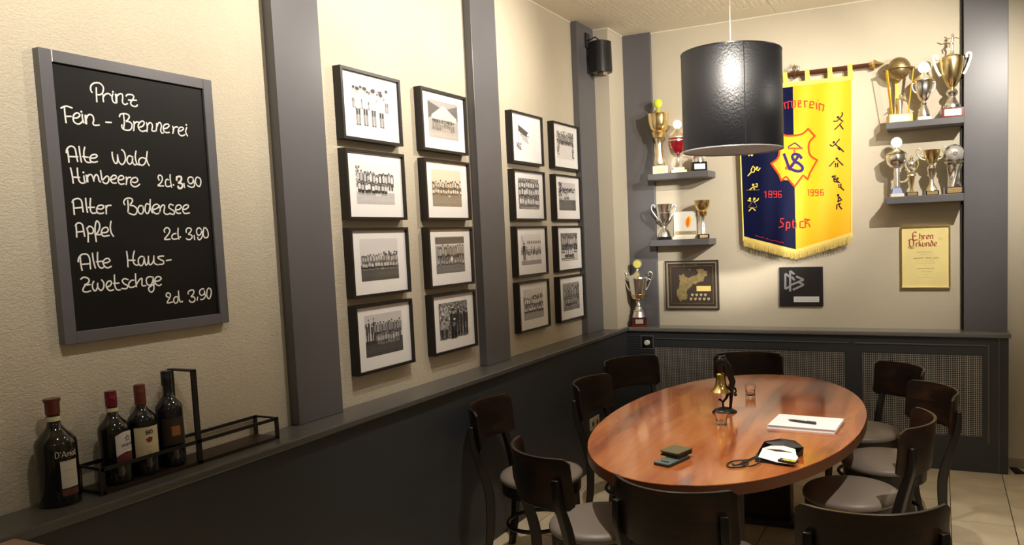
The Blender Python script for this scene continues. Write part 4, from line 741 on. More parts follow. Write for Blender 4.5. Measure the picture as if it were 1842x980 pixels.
B = {'shieldR': '14930,23310;15470,23350;15890,23680|15890,23680;16350,23130|16350,23130;15970,22740;15900,22260;16040,21770;16480,21350|16480,21350;15870,20330', 'shieldR2': '16050,20590;15810,20140|15810,20140;15470,20430|15470,20430;14830,19670', 'shieldL2': '13540,20760;13870,20220|13870,20220;14160,20460|14160,20460;14810,19640', 'shieldL': '15000,23300;14490,23440;14190,23680|13830,22670;13890,22420;13730,21940;13220,21490|13220,21490;13700,20470', 'roof': '14470,22530;14940,22780;15340,22430', 'T': '14470,22420;15460,22350|14910,22390;14920,21980', 'V': '14160,22030;14330,21530;14530,20910;15180,21830', 'V2': '14450,21160;14260,21020;14410,20980;14690,21260;15060,21360', 'S': '15380,21670;15210,21890;14910,21980;14750,21810;14900,21490;15200,21290;15430,21030;15400,20790;15070,20750;14700,20900;14500,21090', 'pk1': '18250,24610;18240,24410;18060,24220;17890,24050;17660,24060|18060,24190;18290,23990|18170,23910;17940,23670;17730,23480|18060,23810;18290,23460', 'pk1h': '17950,24320;17960,24300', 'pk2': '18030,22770;17780,22500;17570,22310;17390,22440|17750,22470;17920,22270|17980,22250;18310,21890|17920,22190;18060,22030', 'pk2h': '17650,22600;17660,22590', 'pk3': '17350,20950;17680,21290|17910,21330;18250,20960|17750,21130;17750,20860|17890,21120;17890,20850', 'pk3h': '17830,21440;17850,21430', 'pk4': '17710,20280;17710,20010;18000,19750|17620,20080;17640,19840;17930,19790|17960,19620;17960,19420;18130,19410|18100,19650;18090,19410;18290,19210', 'pk4h': '17560,20210;17570,20190|17870,20050;17880,20040', 'pk5': '17950,18770;18150,18520;17850,18440|17920,18740;17930,18430|18050,18290;17810,18200;17800,17900|17950,18300;17980,18090;18140,17890', 'pk5h': '17890,18880;17900,18870', 'pl1': '11580,22110;11840,22520|12120,22440;12280,22580|11740,22220;11900,22430', 'pl2': '11480,20650;11740,20910|11740,20910;11740,21100;11880,21340;12030,21170;11960,20900;11740,20880|12000,21140;12280,20970;12420,21150', 'pl2h': '12190,21200;12200,21190|11810,22150;11820,22140', 'pl3': '11600,19620;11850,19810;11960,19630|11960,19810;12170,19800;12180,20040;12070,20010', 'pl3h': '11860,19970;11870,19950', 'pl3l': '11340,19610;12350,19550|11790,18750;11460,18340;12070,18260;12110,18380;11870,18820', 'pl4': '11430,18840;11650,18780|11870,18860;11930,18670;12120,18810|12150,18770;12260,18940|11490,18060;11710,18260|11780,18260;11990,18070', 'pl4h': '11580,18960;11600,18950|11930,18940;11940,18930', '1896': '12700,19360;12810,19440;12800,18970|13050,19430;13230,19420;13220,18960;13010,18970;13020,19430|13010,19200;13220,19180|13580,19190;13370,19200;13370,19410;13580,19400;13570,18960;13360,18970|13910,19380;13700,19390;13690,18950;13900,18940;13900,19150;13690,19160', '1996': '15790,19360;15860,19400;15860,18970|16200,19160;16010,19170;16010,19370;16200,19360;16190,18940;16020,18950|16530,19140;16330,19150;16330,19340;16540,19330;16530,18920;16340,18930|16900,19320;16700,19320;16700,18940;16900,18930;16900,19140;16700,19150', 'spock': '14060,17370;13860,17400;13820,17170;14020,17020;13980,16820;13700,16740|14270,17090;14220,16530|14260,17120;14480,17080;14470,16690;14260,16700', 'spock2': '14700,17150;14900,17140;14920,16710;14710,16700;14700,17150|14720,17260;14730,17250|14890,17260;14900,17240|15450,17140;15210,17120;15190,16710;15480,16670|15560,17310;15580,16680|15590,17030;15790,17200|15590,16960;15790,16990;15920,16740|15560,17280;15930,17210', 'tiny': '11920,16250;12020,16180;12130,16190;12270,16100;12490,16060;12590,16030|12700,15940;12810,15970;12910,15880|13050,15860;13190,15800;13400,15810;13540,15720|13610,15740;13750,15640;13890,15680;14030,15580', 'nv': '14230,25670;14310,25270|14230,25670;14500,25740;14520,25250|14560,25760;14770,25750;14790,25320|14830,25730;15040,25770;15030,25320;14820,25310', 'erein': '15240,25510;15420,25520;15420,25730;15270,25750;15250,25300;15440,25280|15660,25680;15710,25230|15660,25660;15890,25650|16040,25340;16330,25370;16310,25550;16070,25600;16030,25160;16270,25140|16510,25470;16530,25020|16620,25640;16630,25620|16690,25360;16710,24910|16700,25390;17030,25240;16940,24830'}
def emb(name, keys, w, m, d=.0035, nib=None, smooth=True, dots=(), dr=.008):
    g = MB()
    for k in keys:
        for st in strokes(B[k]):
            g.ribbon(st, w, bfn, d, None, nib, smooth)
    for k in dots:
        for st in strokes(B[k]):
            c = ((st[0][0] + st[-1][0]) / 2, (st[0][1] + st[-1][1]) / 2); g.poly([(c[0] + dr * cos(a * pi / 5), c[1] + dr * sin(a * pi / 5)) for a in range(10)], bfn, d)
    return obj(name, g, m, t)
# shield field (mirrored outline about the seam)
half = [(0, 2.33), (.06, 2.336), (.1025, 2.369), (.1485, 2.313), (.110, 2.274), (.1035, 2.226), (.117, 2.177), (.163, 2.142), (.11, 2.057), (.094, 2.014), (.0603, 2.043), (0, 1.966)]
CX = 1.487
shp = [(CX + a, b) for a, b in half] + [(CX - a, b) for a, b in reversed(half[1:-1])]
g = MB(); N = 60; rows = []
for i in range(N + 1):
    z = 1.966 + (2.369 - 1.966) * i / N
    xs = [a + (c - a) * (z - b) / (d - b) for (a, b), (c, d) in zip(half, half[1:]) if b != d and min(b, d) <= z <= max(b, d)]
    hi = max(xs) if xs else 0; lo = min(xs) if len(xs) == 2 else 0
    rows.append((z, lo, hi))
for sg in (1, -1):
    for (z0, l0, h0), (z1, l1, h1) in zip(rows, rows[1:]):
        for k in range(6):
            A = lambda l, h, q: CX + sg * (l + (h - l) * q / 6)
            g.poly([(A(l0, h0, k), z0), (A(l0, h0, k + 1), z0), (A(l1, h1, k + 1), z1), (A(l1, h1, k), z1)], bfn, .0036)
obj('shield_field', g, YEL, t)
g = MB()
for sgn in (1, -1):
    g.ribbon([(CX + sgn * a, b) for a, b in half[:3]], .013, bfn, .0045); g.ribbon([(CX + sgn * a, b) for a, b in half[2:4]], .013, bfn, .0045)
    g.ribbon([(CX + sgn * a, b) for a, b in half[3:8]], .013, bfn, .0045); g.ribbon([(CX + sgn * a, b) for a, b in half[7:9]], .013, bfn, .0045)
    g.ribbon([(CX + sgn * a, b) for a, b in half[8:10]], .013, bfn, .0045); g.ribbon([(CX + sgn * a, b) for a, b in half[9:]], .013, bfn, .0045, smooth=False)
obj('shield_outline', g, mat('orange_red_thread', (.72, .06, .012), .7, spec=.2), t)
emb('monogram_roof', ['roof'], .009, PURP, .0046, smooth=False); emb('monogram_letter_t', ['T'], .014, ORANGE, .0046, smooth=False)
emb('monogram_accent', ['V2'], .015, ORANGE, .0047); emb('monogram_letter_v', ['V'], .02, PURP, .0052, smooth=False); emb('monogram_letter_s', ['S'], .02, PURP, .0056)
emb('year_lettering', ['1896'], .006, RED, smooth=False); emb('year_lettering', ['1996'], .006, RED, smooth=False); emb('place_lettering', ['spock', 'spock2'], .008, RED, smooth=False)
emb('maker_lettering', ['tiny'], .0028, RED)
for k in '12345': emb('athlete_pictogram', ['pk' + k], .0075, NAVYT, smooth=False, dots=['pk%sh' % k], dr=.0085)
for k in '1234': emb('yellow_pictogram', ['pl' + k], .0085, GT, smooth=False, dots=['pl%sh' % k] if k != '1' else [], dr=.0095); emb('white_pictogram_lines', ['pl3l'], .002, PALEY, smooth=False)
emb('title_lettering', ['nv', 'erein'], .007, RED, smooth=False)
g = MB()                                                     # the start of the arched title, behind the lampshade from here
for ch, x, z, r in (('T', 1.175, 2.49, .32), ('u', 1.235, 2.512, .22), ('r', 1.29, 2.528, .15)):
    for l in FONT[ch][1]: g.ribbon([(x + (u * cos(r) - v * sin(r)) * .075, z + (u * sin(r) + v * cos(r)) * .075) for u, v in l], .007, bfn, .0035, smooth=False)
obj('title_lettering', g, RED, t)
t = thing('banner_pole', 'dark brown wooden banner pole with gilded pointed finials', 'pole', (0, -.048, 2.765))
s = MB().lathe([(.0165, 0), (.0165, 1.07)], 20); s.v = [(.94 + z, x, y) for x, y, z in s.v]; obj('rod', s, mat('brown_varnish', (.07, .022, .01), .22, noise=.2, nscale=6), t, smooth=40)
for sg, x0 in ((1, 2.005), (-1, .945)):
    s = MB().lathe([(.017, 0), (.022, .008), (.018, .014), (.036, .032), (.034, .04), (.02, .06), (.003, .095)], 6); s.v = [(x0 + sg * z, x, y) for x, y, z in s.v]; obj('finial', s, GOLD, t)
o = obj('wall_hook', MB().box(1.49, 1.51, .03, .048, -.02, .06).tube([(1.5, .04, -.02), (1.5, 0, -.03), (1.5, -.02, 0)], .004, 6), BRONZE, t)
t = thing('crown_ornament', 'small silver crown ornament above the middle of the banner pole', 'ornament', (1.50, -.045, 2.782))
turned(t, 'crown_rim', [(.034, 0), (.036, .006), (.033, .012)], SILVER, closed=False)
for k in range(6):
    a = k * pi / 3; obj('crown_arch', MB().tube([(.034 * cos(a), .034 * sin(a), .01), (.036 * cos(a), .036 * sin(a), .03), (.016 * cos(a), .016 * sin(a), .042), (0, 0, .04)], .003, 6), SILVER, t, smooth=60)
obj('crown_orb', MB().ball((0, 0, .048), .008, 12).tube([(0, 0, .054), (0, 0, .068)], .002, 6), PGOLD, t, smooth=60)
# ================================================================ WALL PLAQUES
t = thing('map_plaque', 'square framed plaque with bronze district map and small crests', 'plaque', (0, 0, 0))
fx0, fx1, fz0, fz1 = .462, .893, 1.062, 1.445
def ring(t, name, x0, x1, z0, z1, b, d0, d1, m, **k):
    g = MB()
    for (a, c, e, f) in ((x0, x1, z0, z0 + b), (x0, x1, z1 - b, z1), (x0, x0 + b, z0 + b, z1 - b), (x1 - b, x1, z0 + b, z1 - b)): g.box(a, c, -d1, -d0, e, f)
    return obj(name, g, m, t, **k)
ring(t, 'outer_frame', fx0, fx1, fz0, fz1, .012, 0, .022, mat('dark_brown_frame', (.05, .035, .025), .4)); ring(t, 'silver_frame', fx0 + .012, fx1 - .012, fz0 + .012, fz1 - .012, .012, 0, .02, mat('champagne_metal', (.45, .4, .3), .35, .5))
obj('ground', MB().box(fx0 + .02, fx1 - .02, -.012, -.002, fz0 + .02, fz1 - .02), mat('brown_velvet', (.035, .022, .016), .7), t)
ring(t, 'inner_line', fx0 + .042, fx1 - .042, fz0 + .045, fz1 - .04, .006, .012, .0145, BRONZE)
g = MB(); mp = [(a, b) for a, b in strokes('5800,11200;5550,11700;5530,12100;5700,12350;5820,12870;5760,13330;5950,13290;6100,13430;6240,13220;6530,13070;6830,13250;7120,13280;7350,13490;7170,13740;7720,13780;7790,13620;8040,13580;8030,13270;7780,13130;7730,12810;7370,12780;7070,12570;6890,12640;6810,12500;6580,12290;6330,12080;6400,11720;6360,11440;6000,11350')[0]]
mq = []
for (a, b), (c, d) in zip(mp, mp[1:] + mp[:1]): mq += [(a, b)] + [(a + (c - a) * k / 3 + random.uniform(-.003, .003), b + (d - b) * k / 3 + random.uniform(-.003, .003)) for k in (1, 2)]
g.prism(mq, lambda u, v, d: (u, -d, v), .012, .016); obj('district_map', g, mat('old_brass', (.42, .33, .15), .45, .7, noise=.25, nscale=40), t)
obj('caption_plate', MB().box(.715, .83, -.015, -.012, 1.205, 1.245), mat('yellow_plate', (.75, .6, .2), .4), t)
s = MB(); scribble(s, .74, .81, 1.22, .01, .0016, backp(.0155), 0, seed=3); obj('caption_lettering', s, mat('engraving_ink', (.15, .1, .05), .5), t)
cr = mat('crest_enamel', (.6, .5, .3), .4, .3)
for k in range(9):
    r = 0 if k < 4 else 1; x = (.68 + .035 * k) if r == 0 else (.668 + .0355 * (k - 4)); z = 1.175 - .032 * r
    obj('crest', MB().prism([(x - .01, z + .01), (x + .01, z + .01), (x + .01, z - .002), (x, z - .012), (x - .01, z - .002)], lambda u, v, d: (u, -d, v), .012, .015), cr, t)
obj('crest', MB().prism([(.665 + .011 * cos(k * pi / 5), 1.372 + .011 * sin(k * pi / 5)) for k in range(10)], lambda u, v, d: (u, -d, v), .012, .015), SILVER, t)
obj('hanger_badge', MB().tube([(.61, -.015, 1.405), (.62, -.015, 1.412), (.71, -.015, 1.412), (.72, -.015, 1.405), (.71, -.015, 1.398), (.62, -.015, 1.398), (.61, -.015, 1.405)], .002, 6), PGOLD, t)
t = thing('emblem_plaque', 'black square plaque with interlaced silver triangle emblem and white strip', 'plaque', (0, 0, 0))
obj('slab', MB().box(1.356, 1.670, -.02, 0, 1.092, 1.380), mat('black_slate', (.018, .017, .019), .35), t, bevel=.002)
g = MB(); em = strokes('14020,13330;14000,12190|14020,13330;14440,13010|14000,12190;14350,12390|14380,13530;14350,12010|14380,13530;14680,13270|14490,13090;14680,12830|14800,13120;15340,12860|15340,12860;14420,12490|14990,12670;15350,12500|15350,12500;14550,12130')
for ei, (a, b) in enumerate(em):
    d = Vector((b[0] - a[0], b[1] - a[1])); n = Vector((-d.y, d.x)).normalized() * .0075
    g.prism([(a[0] + n.x, a[1] + n.y), (b[0] + n.x, b[1] + n.y), (b[0] - n.x, b[1] - n.y), (a[0] - n.x, a[1] - n.y)], lambda u, v, d: (u, -d, v), .0195, .0255 + ei * .00012)
obj('silver_emblem', g, mat('brushed_silver', (.42, .42, .43), .4, .6), t)
o = obj('name_strip', MB().box(1.460, 1.642, -.0225, -.02, 1.122, 1.163), mat('off_white_strip', (.6, .6, .6), .5), t)
s = MB(); scribble(s, 1.475, 1.63, 1.145, .005, .0009, backp(-.0).__class__ and (lambda u, v, d: (u, -.0228, v)), seed=5); scribble(s, 1.475, 1.63, 1.133, .005, .0009, lambda u, v, d: (u, -.0228, v), seed=6); obj('fine_print', s, INK, o)
t = thing('certificate', 'gold framed honour certificate with blackletter heading below the right shelves', 'certificate', (0, 0, 0))
cx0, cx1, cz0, cz1 = 2.197, 2.512, 1.217, 1.648
ring(t, 'frame', cx0, cx1, cz0, cz1, .009, 0, .022, GOLD, bevel=.001)
obj('paper', MB().box(cx0 + .008, cx1 - .008, -.012, -.006, cz0 + .008, cz1 - .008), mat('parchment', (.95, .82, .36), .6, noise=.05, nscale=8), t)
f = lambda u, v, d: (u, -.0125 - d, v)
g = MB(); text(g, 'E', 2.278, 1.555, .05, .007, f, nib=.7); text(g, 'hren', 2.318, 1.558, .04, .006, f, nib=.7); text(g, 'U', 2.255, 1.505, .05, .007, f, nib=.7); text(g, 'rkunde', 2.295, 1.508, .04, .006, f, nib=.7)
g.ribbon([(2.265, 1.56), (2.285, 1.548), (2.31, 1.556)], .004, f); g.ribbon([(2.245, 1.505), (2.262, 1.494), (2.285, 1.5)], .004, f); g.ribbon([(2.245, 1.55), (2.262, 1.56), (2.28, 1.552)], .004, f)
g.ribbon([(2.44, 1.548), (2.45, 1.565), (2.462, 1.548)], .0015, f)
obj('heading_lettering', g, mat('heading_red', (.4, .06, .03), .5), t)
g = MB()
for i, (a, b, z, h, w) in enumerate(((2.302, 2.402, 1.466, .006, .0018), (2.325, 2.385, 1.45, .004, .0008), (2.28, 2.436, 1.421, .013, .003), (2.295, 2.41, 1.405, .004, .0008), (2.29, 2.42, 1.39, .004, .0008), (2.345, 2.36, 1.375, .004, .0008), (2.3, 2.41, 1.352, .007, .002), (2.33, 2.395, 1.332, .004, .0007), (2.34, 2.38, 1.312, .005, .0007), (2.31, 2.405, 1.292, .004, .0007))): scribble(g, a, b, z, h, w, f, seed=20 + i)
obj('body_lettering', g, mat('brown_ink', (.16, .09, .04), .6), t)
g = MB(); g.add([(cx0 + .008, -.019, cz0 + .008), (cx1 - .008, -.019, cz0 + .008), (cx1 - .008, -.019, cz1 - .008), (cx0 + .008, -.019, cz1 - .008)], [(0, 1, 2, 3)]); obj('glass_pane', g, PANE, t)
# ================================================================ TABLE
TX, TY, TA, TBB, TZ = 1.51, -2.025, .618, 1.097, .75
def ell(a, b, n=96, p=2.06): return [(math.copysign(abs(cos(q)) ** (2 / p), cos(q)) * a, math.copysign(abs(sin(q)) ** (2 / p), sin(q)) * b) for q in [2 * pi * k / n for k in range(n)]]
t = thing('dining_table', 'large oval table with glossy cherry wood top under the pendant lamp', 'table', (TX, TY, 0))
obj('table_top', MB().prism(ell(TA, TBB), topp(0), .718, .75), CHERRY, t, bevel=.003)
g = MB(); e1, e2 = ell(TA + .0015, TBB + .0015), ell(TA - .03, TBB - .03); n = 96
g.add([(x, y, .703) for x, y in e1] + [(x, y, .7465) for x, y in e1] + [(x, y, .7465) for x, y in e2] + [(x, y, .703) for x, y in e2], [(r * n + k, r * n + (k + 1) % n, ((r + 1) % 4) * n + (k + 1) % n, ((r + 1) % 4) * n + k) for r in (0, 3, 2) for k in range(n)])
obj('edge_band', g, CHEDGE, t, smooth=40)
for y in (.58, -.58):
    p = obj('pedestal', MB().box(-.17, .17, y - .05, y + .05, .03, .7), mat('black_cherry_pedestal', (.02, .008, .006), .35), t, bevel=.004)
    obj('foot_plate', MB().box(-.24, .24, y - .09, y + .09, 0, .03), mat('grey_black_foot', (.05, .05, .045), .4), t, bevel=.004)
obj('stretcher', MB().box(-.03, .03, -.54, .54, .55, .7), DLEG, t)
# ---- chairs
def make_chair(label):
    t = thing('dining_chair', label, 'chair', (0, 0, 0), 0, 'dark bentwood chairs round the oval table')
    # seat: domed round cushion (front +x)
    def ringp(r, z, k=1.0): return [((r * cos(a)) * (1.02 if cos(a) > 0 else .97), r * sin(a) * (1 + .05 * cos(a)), z) for a in [2 * pi * i / 36 for i in range(36)]]
    prof = [(.2, .44), (.212, .45), (.214, .462), (.206, .474), (.18, .483), (.12, .489), (.05, .491)]
    g = MB(); vs = [v for r, z in prof for v in ringp(r, z)] + [(0, 0, .4915)]; n = 36
    fs = [(i * n + k, i * n + (k + 1) % n, (i + 1) * n + (k + 1) % n, (i + 1) * n + k) for i in range(len(prof) - 1) for k in range(n)] + [((len(prof) - 1) * n + k, (len(prof) - 1) * n + (k + 1) % n, len(vs) - 1) for k in range(n)]
    g.add(vs, fs); obj('seat_cushion', g, SEAT, t, smooth=60)
    g = MB(); g.add([v for r, z in ((.185, .385), (.202, .385), (.205, .442), (.15, .442), (.15, .385)) for v in ringp(r, z)], [(i * n + k, i * n + (k + 1) % n, ((i + 1) % 5) * n + (k + 1) % n, ((i + 1) % 5) * n + k) for i in range(5) for k in range(n)]); obj('seat_ring', g, DLEG, t, smooth=40)
    # curved backrest, chord at x=-.215, sagitta .11
    Rb, cxb = .272, -.215 + .272 - .108; ha = radians(54); N = 22; M = 8; g = MB(); vs = []
    def bpt(a, z, off):
        lean = (z - .64) * .10; return (cxb - lean - (Rb + off) * cos(a), (Rb + off) * sin(a), z)
    for off in (0, .013):
        for i in range(N + 1):
            a = -ha + 2 * ha * i / N; e = abs(2 * i / N - 1); cut = .02 * max(0, (e - .88) / .12) ** 2
            for j in range(M + 1):
                z = .622 + cut + (.208 - 2 * cut) * j / M; vs.append(bpt(a, z, off))
    Q = (N + 1) * (M + 1); fs = []; idx = lambda i, j: i * (M + 1) + j
    for i in range(N):
        for j in range(M): fs += [(idx(i, j), idx(i + 1, j), idx(i + 1, j + 1), idx(i, j + 1)), (Q + idx(i, j), Q + idx(i, j + 1), Q + idx(i + 1, j + 1), Q + idx(i + 1, j))]
        fs += [(idx(i, 0), Q + idx(i, 0), Q + idx(i + 1, 0), idx(i + 1, 0)), (idx(i, M), idx(i + 1, M), Q + idx(i + 1, M), Q + idx(i, M))]
    for j in range(M): fs += [(idx(0, j), idx(0, j + 1), Q + idx(0, j + 1), Q + idx(0, j)), (idx(N, j), Q + idx(N, j), Q + idx(N, j + 1), idx(N, j + 1))]
    g.add(vs, fs); obj('backrest', g, DWOOD, t, smooth=40, bevel=.002)
    def leg(name, pts, wt, wr, ax):
        g = MB(); vs = []; ax = Vector(ax).normalized(); tg = Vector((-ax.y, ax.x, 0)); P = [Vector(p) for p in pts]; Q = []; K = []
        for i in range(len(P) - 1):
            a_ = P[max(i - 1, 0)]; b_ = P[i]; c_ = P[i + 1]; e_ = P[min(i + 2, len(P) - 1)]
            for k in range(3): u = k / 3; Q.append(.5 * ((2 * b_) + (c_ - a_) * u + (2 * a_ - 5 * b_ + 4 * c_ - e_) * u * u + (3 * b_ - a_ - 3 * c_ + e_) * u ** 3)); K.append((wt[i] * (1 - u) + wt[i + 1] * u, wr[i] * (1 - u) + wr[i + 1] * u))
        Q.append(P[-1]); K.append((wt[-1], wr[-1]))
        for q, (a_, b_) in zip(Q, K): vs += [q + tg * a_ / 2 * sx + ax * b_ / 2 * sy for sx, sy in ((1, 1), (-1, 1), (-1, -1), (1, -1))]
        n = len(Q); g.add(vs, [(4 * i + k, 4 * i + (k + 1) % 4, 4 * i + 4 + (k + 1) % 4, 4 * i + 4 + k) for i in range(n - 1) for k in range(4)] + [(3, 2, 1, 0), (4 * n - 4, 4 * n - 3, 4 * n - 2, 4 * n - 1)])
        obj(name, g, DLEG, t, bevel=.004, smooth=30)
    for s in (-1, 1):
        a = s * radians(42)
        leg('rear_leg', [bpt(a, .75, .022), bpt(a, .66, .024), (-.24, s * .19, .55), (-.214, s * .178, .44), (-.208, s * .174, .36), (-.215, s * .177, .2), (-.25, s * .188, 0)], [.03] * 7, [.022, .034, .042, .046, .046, .04, .03], (-cos(a * .6), sin(a * .6), 0))
        leg('front_leg', [(.135, s * .135, .43), (.14, s * .14, .3), (.15, s * .15, 0)], [.04, .038, .026], [.04, .038, .026], (1, 0, 0))
    g = MB().tube([(.158 * cos(a) - .02, .158 * sin(a), .215) for a in [2 * pi * k / 28 for k in range(29)]], .0105, 6, cap=False); obj('stretcher_ring', g, DLEG, t, smooth=60)
    return t
CH = [((.365, -2.396), 9.7, 'chair with dark wood back against the left panelling, nearest the bottles'),
      ((.998, -3.034), 53.4, 'chair at the near left end of the table, seen from behind its back'),
      ((.635, -1.728), 0, 'chair at the left of the table with its legs in front of the ivory socket'),
      ((.562, -.997), -31.6, 'chair in the far left corner of the table, backing the thermostat niche'),
      ((1.265, -.678), -76.3, 'chair at the far end of the table in front of the wire mesh'),
      ((2.2, -.935), -142.4, 'chair farthest back on the right side, in front of the right wire mesh'),
      ((2.378, -1.532), -151.4, 'chair on the right side, tall back seen from inside, nearest the bare tiles'),
      ((2.295, -2.186), 175.8, 'chair at the right of the table seen side-on with curved back outline'),
      ((1.621, -3.276), 84.3, 'chair at the near end, its broad back overlapping the near table edge'),
      ((2.25, -3.282), 107.4, 'chair at the bottom right, only its curved back showing above the frame edge')]
proto = None
for (mx, my), ang, lab in CH:
    a = radians(ang); loc = (mx + .215 * cos(a), my + .215 * sin(a), 0)
    if proto is None: r = proto = make_chair(lab)
    else:
        r = proto.copy(); COL.objects.link(r)
        for ch in list(proto.children):
            c = ch.copy(); COL.objects.link(c); c.parent = r
    r['label'] = lab; r.location = loc; r.rotation_euler = (0, 0, a)
# ================================================================ THINGS ON THE TABLE
CG = mat('clear_glass', (1, 1, 1), .02); CG.node_tree.nodes['Principled BSDF'].inputs['Transmission Weight'].default_value = 1.0
for (x, y, lab) in ((1.503, -2.247, 'small clear shot glass in front of the bell'), (1.488, -1.582, 'small clear shot glass behind and right of the bell')):
    t = thing('shot_glass', lab, 'glass', (x, y, TZ + .0005), 0, 'shot glasses on the oval table')
    obj('glass_body', MB().lathe([(.0255, 0), (.027, .002), (.0265, .02), (.0265, .03), (.029, .062), (.0275, .063), (.0245, .03), (.022, .022), (.001, .019)], 32), CG, t, smooth=40)
t = thing('table_bell', 'brass bell hanging from a black cast figure stand on the table', 'bell', (1.45, -1.996, TZ), radians(24))
CAST = mat('black_cast_iron', (.01, .009, .009), .35, .4, bump=.4, bscale=60, dist=.002)
g = MB(); g.lathe([(.066, 0), (.062, .008), (.046, .018), (.03, .026), (.012, .03)], 20, sy=.7, flute=.18, fn=7); g.ball((-.035, 0, .012), .02, 10, sz=.6); obj('rock_base', g, CAST, t, smooth=40)
g = MB(); g.tube([(.03, 0, .01), (.035, 0, .06), (.038, 0, .12), (.045, 0, .155), (.03, 0, .2), (.02, 0, .235), (.0, 0, .262), (-.015, 0, .27), (-.02, 0, .255), (-.014, 0, .235), (-.012, 0, .205)], [.007, .008, .013, .016, .017, .019, .023, .024, .022, .019, .012], 10); obj('hook_post', g, CAST, t, smooth=60)
g = MB(); g.tube([(-.005, 0, .02), (-.006, 0, .055), (-.02, 0, .068), (-.028, 0, .068)], .0055, 8); g.tube([(-.005, 0, .055), (.012, 0, .075), (.022, 0, .1), (.026, 0, .135)], [.006, .007, .009, .01], 8)
g.tube([(.026, 0, .135), (.034, 0, .14), (.058, 0, .12), (.062, 0, .105), (.05, 0, .095)], [.009, .007, .006, .005, .004], 8); g.ball((.044, 0, .162), .011, 10); g.ball((.058, 0, .09), .009, 8); obj('boy_figure', g, CAST, t, smooth=60)
g = MB(); g.ball((-.006, 0, .285), .014, 12, sx=1.5, sz=.6); g.tube([(-.03, 0, .292), (-.012, 0, .283), (.006, 0, .29), (.012, 0, .295)], .004, 6); obj('bird_finial', g, CAST, t, smooth=60)
turned(t, 'bell', [(.014, .203), (.022, .196), (.024, .18), (.027, .15), (.034, .13), (.047, .117), (.0515, .111), (.05, .106), (.044, .112), (.024, .15)], mat('polished_brass', (.85, .62, .2), .14, 1.), seg=36, closed=False, c=(-.014, 0, 0))
obj('clapper', MB().tube([(-.014, 0, .17), (-.014, 0, .11)], .002, 6).ball((-.014, 0, .104), .008, 10), CAST, t)
# paper pad, pen
ang = radians(-3); t = thing('paper_pad', 'stack of white A4 paper sheets on the right of the table', 'paper', (1.875, -2.14, TZ), ang)
for k in range(6):
    dx = random.uniform(-.003, .003); dy = random.uniform(-.002, .004); obj('sheet', MB().box(-.152 + dx, .152 + dx, -.11 + dy, .11 + dy, .0003 + k * .003, .0028 + k * .003), WHITEP, t)
t = thing('ballpoint_pen', 'black ballpoint pen lying on the paper stack', 'pen', (1.866, -2.17, TZ + .0245), radians(-14))
g = MB().lathe([(.001, -.072), (.0035, -.062), (.0052, -.04), (.0055, .045), (.005, .064), (.003, .066)], 14); g.v = [(z, x, y) for x, y, z in g.v]; obj('barrel', g, BLACK, t, smooth=40)
obj('clip', MB().box(.022, .064, -.0015, .0015, .0055, .0075), mat('pen_clip', (.15, .15, .16), .3, .8), t)
# phone + wallet
t = thing('smartphone', 'dark smartphone lying under the wallet at the near left of the table', 'phone', (1.462, -2.853, TZ + .0005), radians(-16))
def rrect(w, h, r, n=4): return [(sx * (w / 2 - r) + r * cos(a), sy * (h / 2 - r) + r * sin(a)) for sx, sy, a0 in ((1, 1, 0), (-1, 1, 90), (-1, -1, 180), (1, -1, 270)) for a in [radians(a0 + 90 * k / n) for k in range(n + 1)]]
obj('case', MB().prism(rrect(.078, .155, .01), topp(0), 0, .0105), mat('dark_green_case', (.02, .03, .025), .45), t, bevel=.002); obj('back_panel', MB().prism(rrect(.07, .146, .008), topp(0), .0105, .0112), mat('grey_back_panel', (.13, .16, .15), .35), t)
g = MB()
for k in range(3): g.lathe([(.005, .0112), (.005, .0135)], 14, c=(-.012 + k * .013, -.05, 0))
obj('camera_lens', g, BLACK, t)
t = thing('wallet', 'folded olive leather wallet resting on the smartphone', 'wallet', (1.462, -2.80, TZ + .0148), radians(-18))
OL = mat('olive_leather', (.13, .115, .055), .32, bump=.3, bscale=120, dist=.0006); g = MB(); g.prism(rrect(.092, .1, .006), topp(0), .016, .022); obj('upper_flap', g, OL, t, bevel=.0015)
obj('lower_flap', MB().prism(rrect(.092, .096, .006), topp(0), 0, .006), mat('black_leather', (.014, .013, .011), .3), t, bevel=.0015); obj('card_stack', MB().prism(rrect(.084, .086, .004), topp(0), .006, .016), mat('inner_leather', (.03, .028, .024), .4), t)
g = MB().lathe([(.011, -.046), (.011, .046)], 16); g.v = [(z, .046 + y * .4, .011 + x) for x, y, z in g.v]; obj('spine', g, OL, t)
# pouch
t = thing('tobacco_pouch', 'open black leather tobacco pouch with white lining at the near right of the table', 'pouch', (1.85, -2.66, TZ + .001), radians(-12))
PL = mat('pouch_leather', (.012, .01, .01), .4, bump=.3, bscale=90, dist=.001)
def slab(name, pts, m, th=.002, sub=0):
    g = MB(); n = len(pts); g.add([Vector(p) for p in pts] + [Vector(p) + Vector((0, 0, -th)) for p in pts], [tuple(range(n)), tuple(reversed(range(n, 2 * n)))] + [(i, (i + 1) % n, n + (i + 1) % n, n + i) for i in range(n)]); return obj(name, g, m, t)
slab('base_leather', [(-.085, .05, .006), (-.085, -.03, .004), (-.05, -.115, .004), (.08, -.105, .003), (.075, .0, .004), (.078, .06, .006)], PL, .004)
slab('back_flap', [(-.085, .055, .036), (-.03, .1, .044), (.03, .1, .044), (.085, .055, .034), (.08, .058, .002), (-.08, .058, .002)], PL, .003)
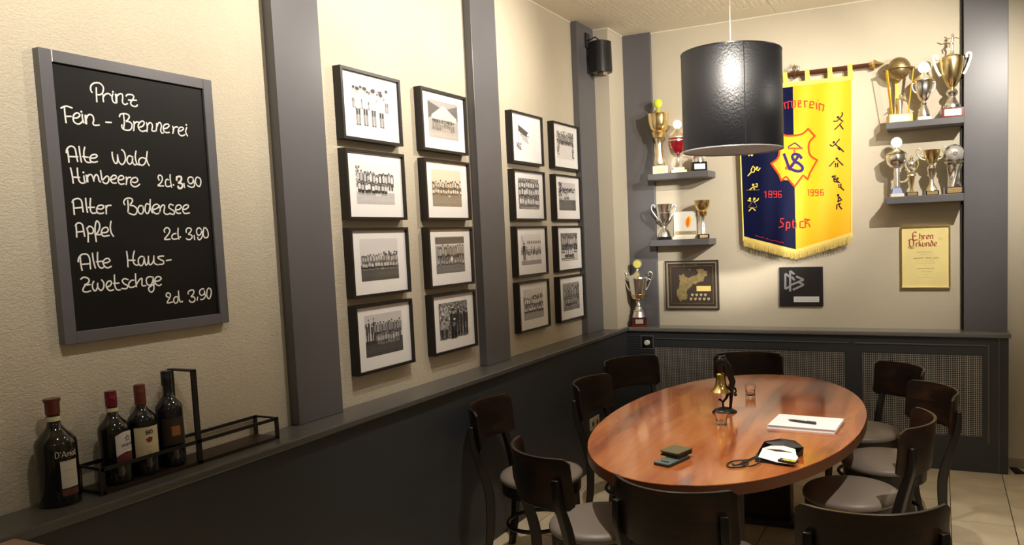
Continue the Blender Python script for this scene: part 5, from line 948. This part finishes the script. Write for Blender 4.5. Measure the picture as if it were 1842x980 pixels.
slab('left_side', [(-.085, .055, .036), (-.08, .058, .004), (-.078, -.03, .004), (-.072, -.03, .02)], PL, .003); slab('right_side', [(.085, .055, .034), (.078, -.0, .018), (.076, -.0, .004), (.08, .058, .004)], PL, .003)
slab('lining_back', [(-.07, .0, .022), (-.05, .04, .026), (.0, .055, .028), (.055, .04, .026), (.075, -.0, .02), (.0, .018, .022)], WHITEM, .002)
slab('tobacco', [(-.06, -.005, .02), (.0, .042, .024), (.068, -.002, .02), (.0, -.034, .02)], mat('brown_tobacco', (.05, .022, .01), .9, noise=.6, nscale=120), .004)
slab('lining_front', [(-.068, .0, .023), (.0, -.028, .026), (.07, -.0, .022), (.095, -.03, .016), (.108, -.112, .012), (.04, -.118, .013), (-.046, -.092, .014)], WHITEP, .0015)
t = thing('rolling_papers', 'black booklet of rolling papers with yellow upside-down lettering on the pouch', 'booklet', (1.908, -2.775, TZ + .0195), radians(-15 + 180))
obj('booklet', MB().box(-.036, .036, -.014, .014, -.003, .003), BLACK, t, bevel=.0008)
g = MB(); text(g, 'GIZEH', -.031, -.0085, .017, .0042, topp(.0034), smooth=False, sx=1.05); obj('lettering', g, mat('yellow_ink', (.85, .8, .05), .5), t)
g = MB(); pts = [(1.78, -2.70), (1.763, -2.715), (1.748, -2.755), (1.70, -2.785), (1.684, -2.84), (1.708, -2.872), (1.75, -2.85), (1.757, -2.79), (1.735, -2.79), (1.742, -2.83), (1.775, -2.85), (1.80, -2.80), (1.79, -2.745), (1.765, -2.755), (1.745, -2.80), (1.715, -2.84), (1.70, -2.82)]
P = [Vector((a, b, TZ + .0045 + (.004 if 8 < i < 14 else 0))) for i, (a, b) in enumerate(pts)]; Q = []
for i in range(len(P) - 1):
    a = P[max(i - 1, 0)]; b = P[i]; c = P[i + 1]; e = P[min(i + 2, len(P) - 1)]
    for k in range(4): u = k / 4; Q.append(.5 * ((2 * b) + (c - a) * u + (2 * a - 5 * b + 4 * c - e) * u * u + (3 * b - a - 3 * c + e) * u ** 3))
tag(obj('leather_cord', g.tube(Q, .0032, 8), BLACK, smooth=60), 'looped black leather cord lying left of the tobacco pouch', 'cord')
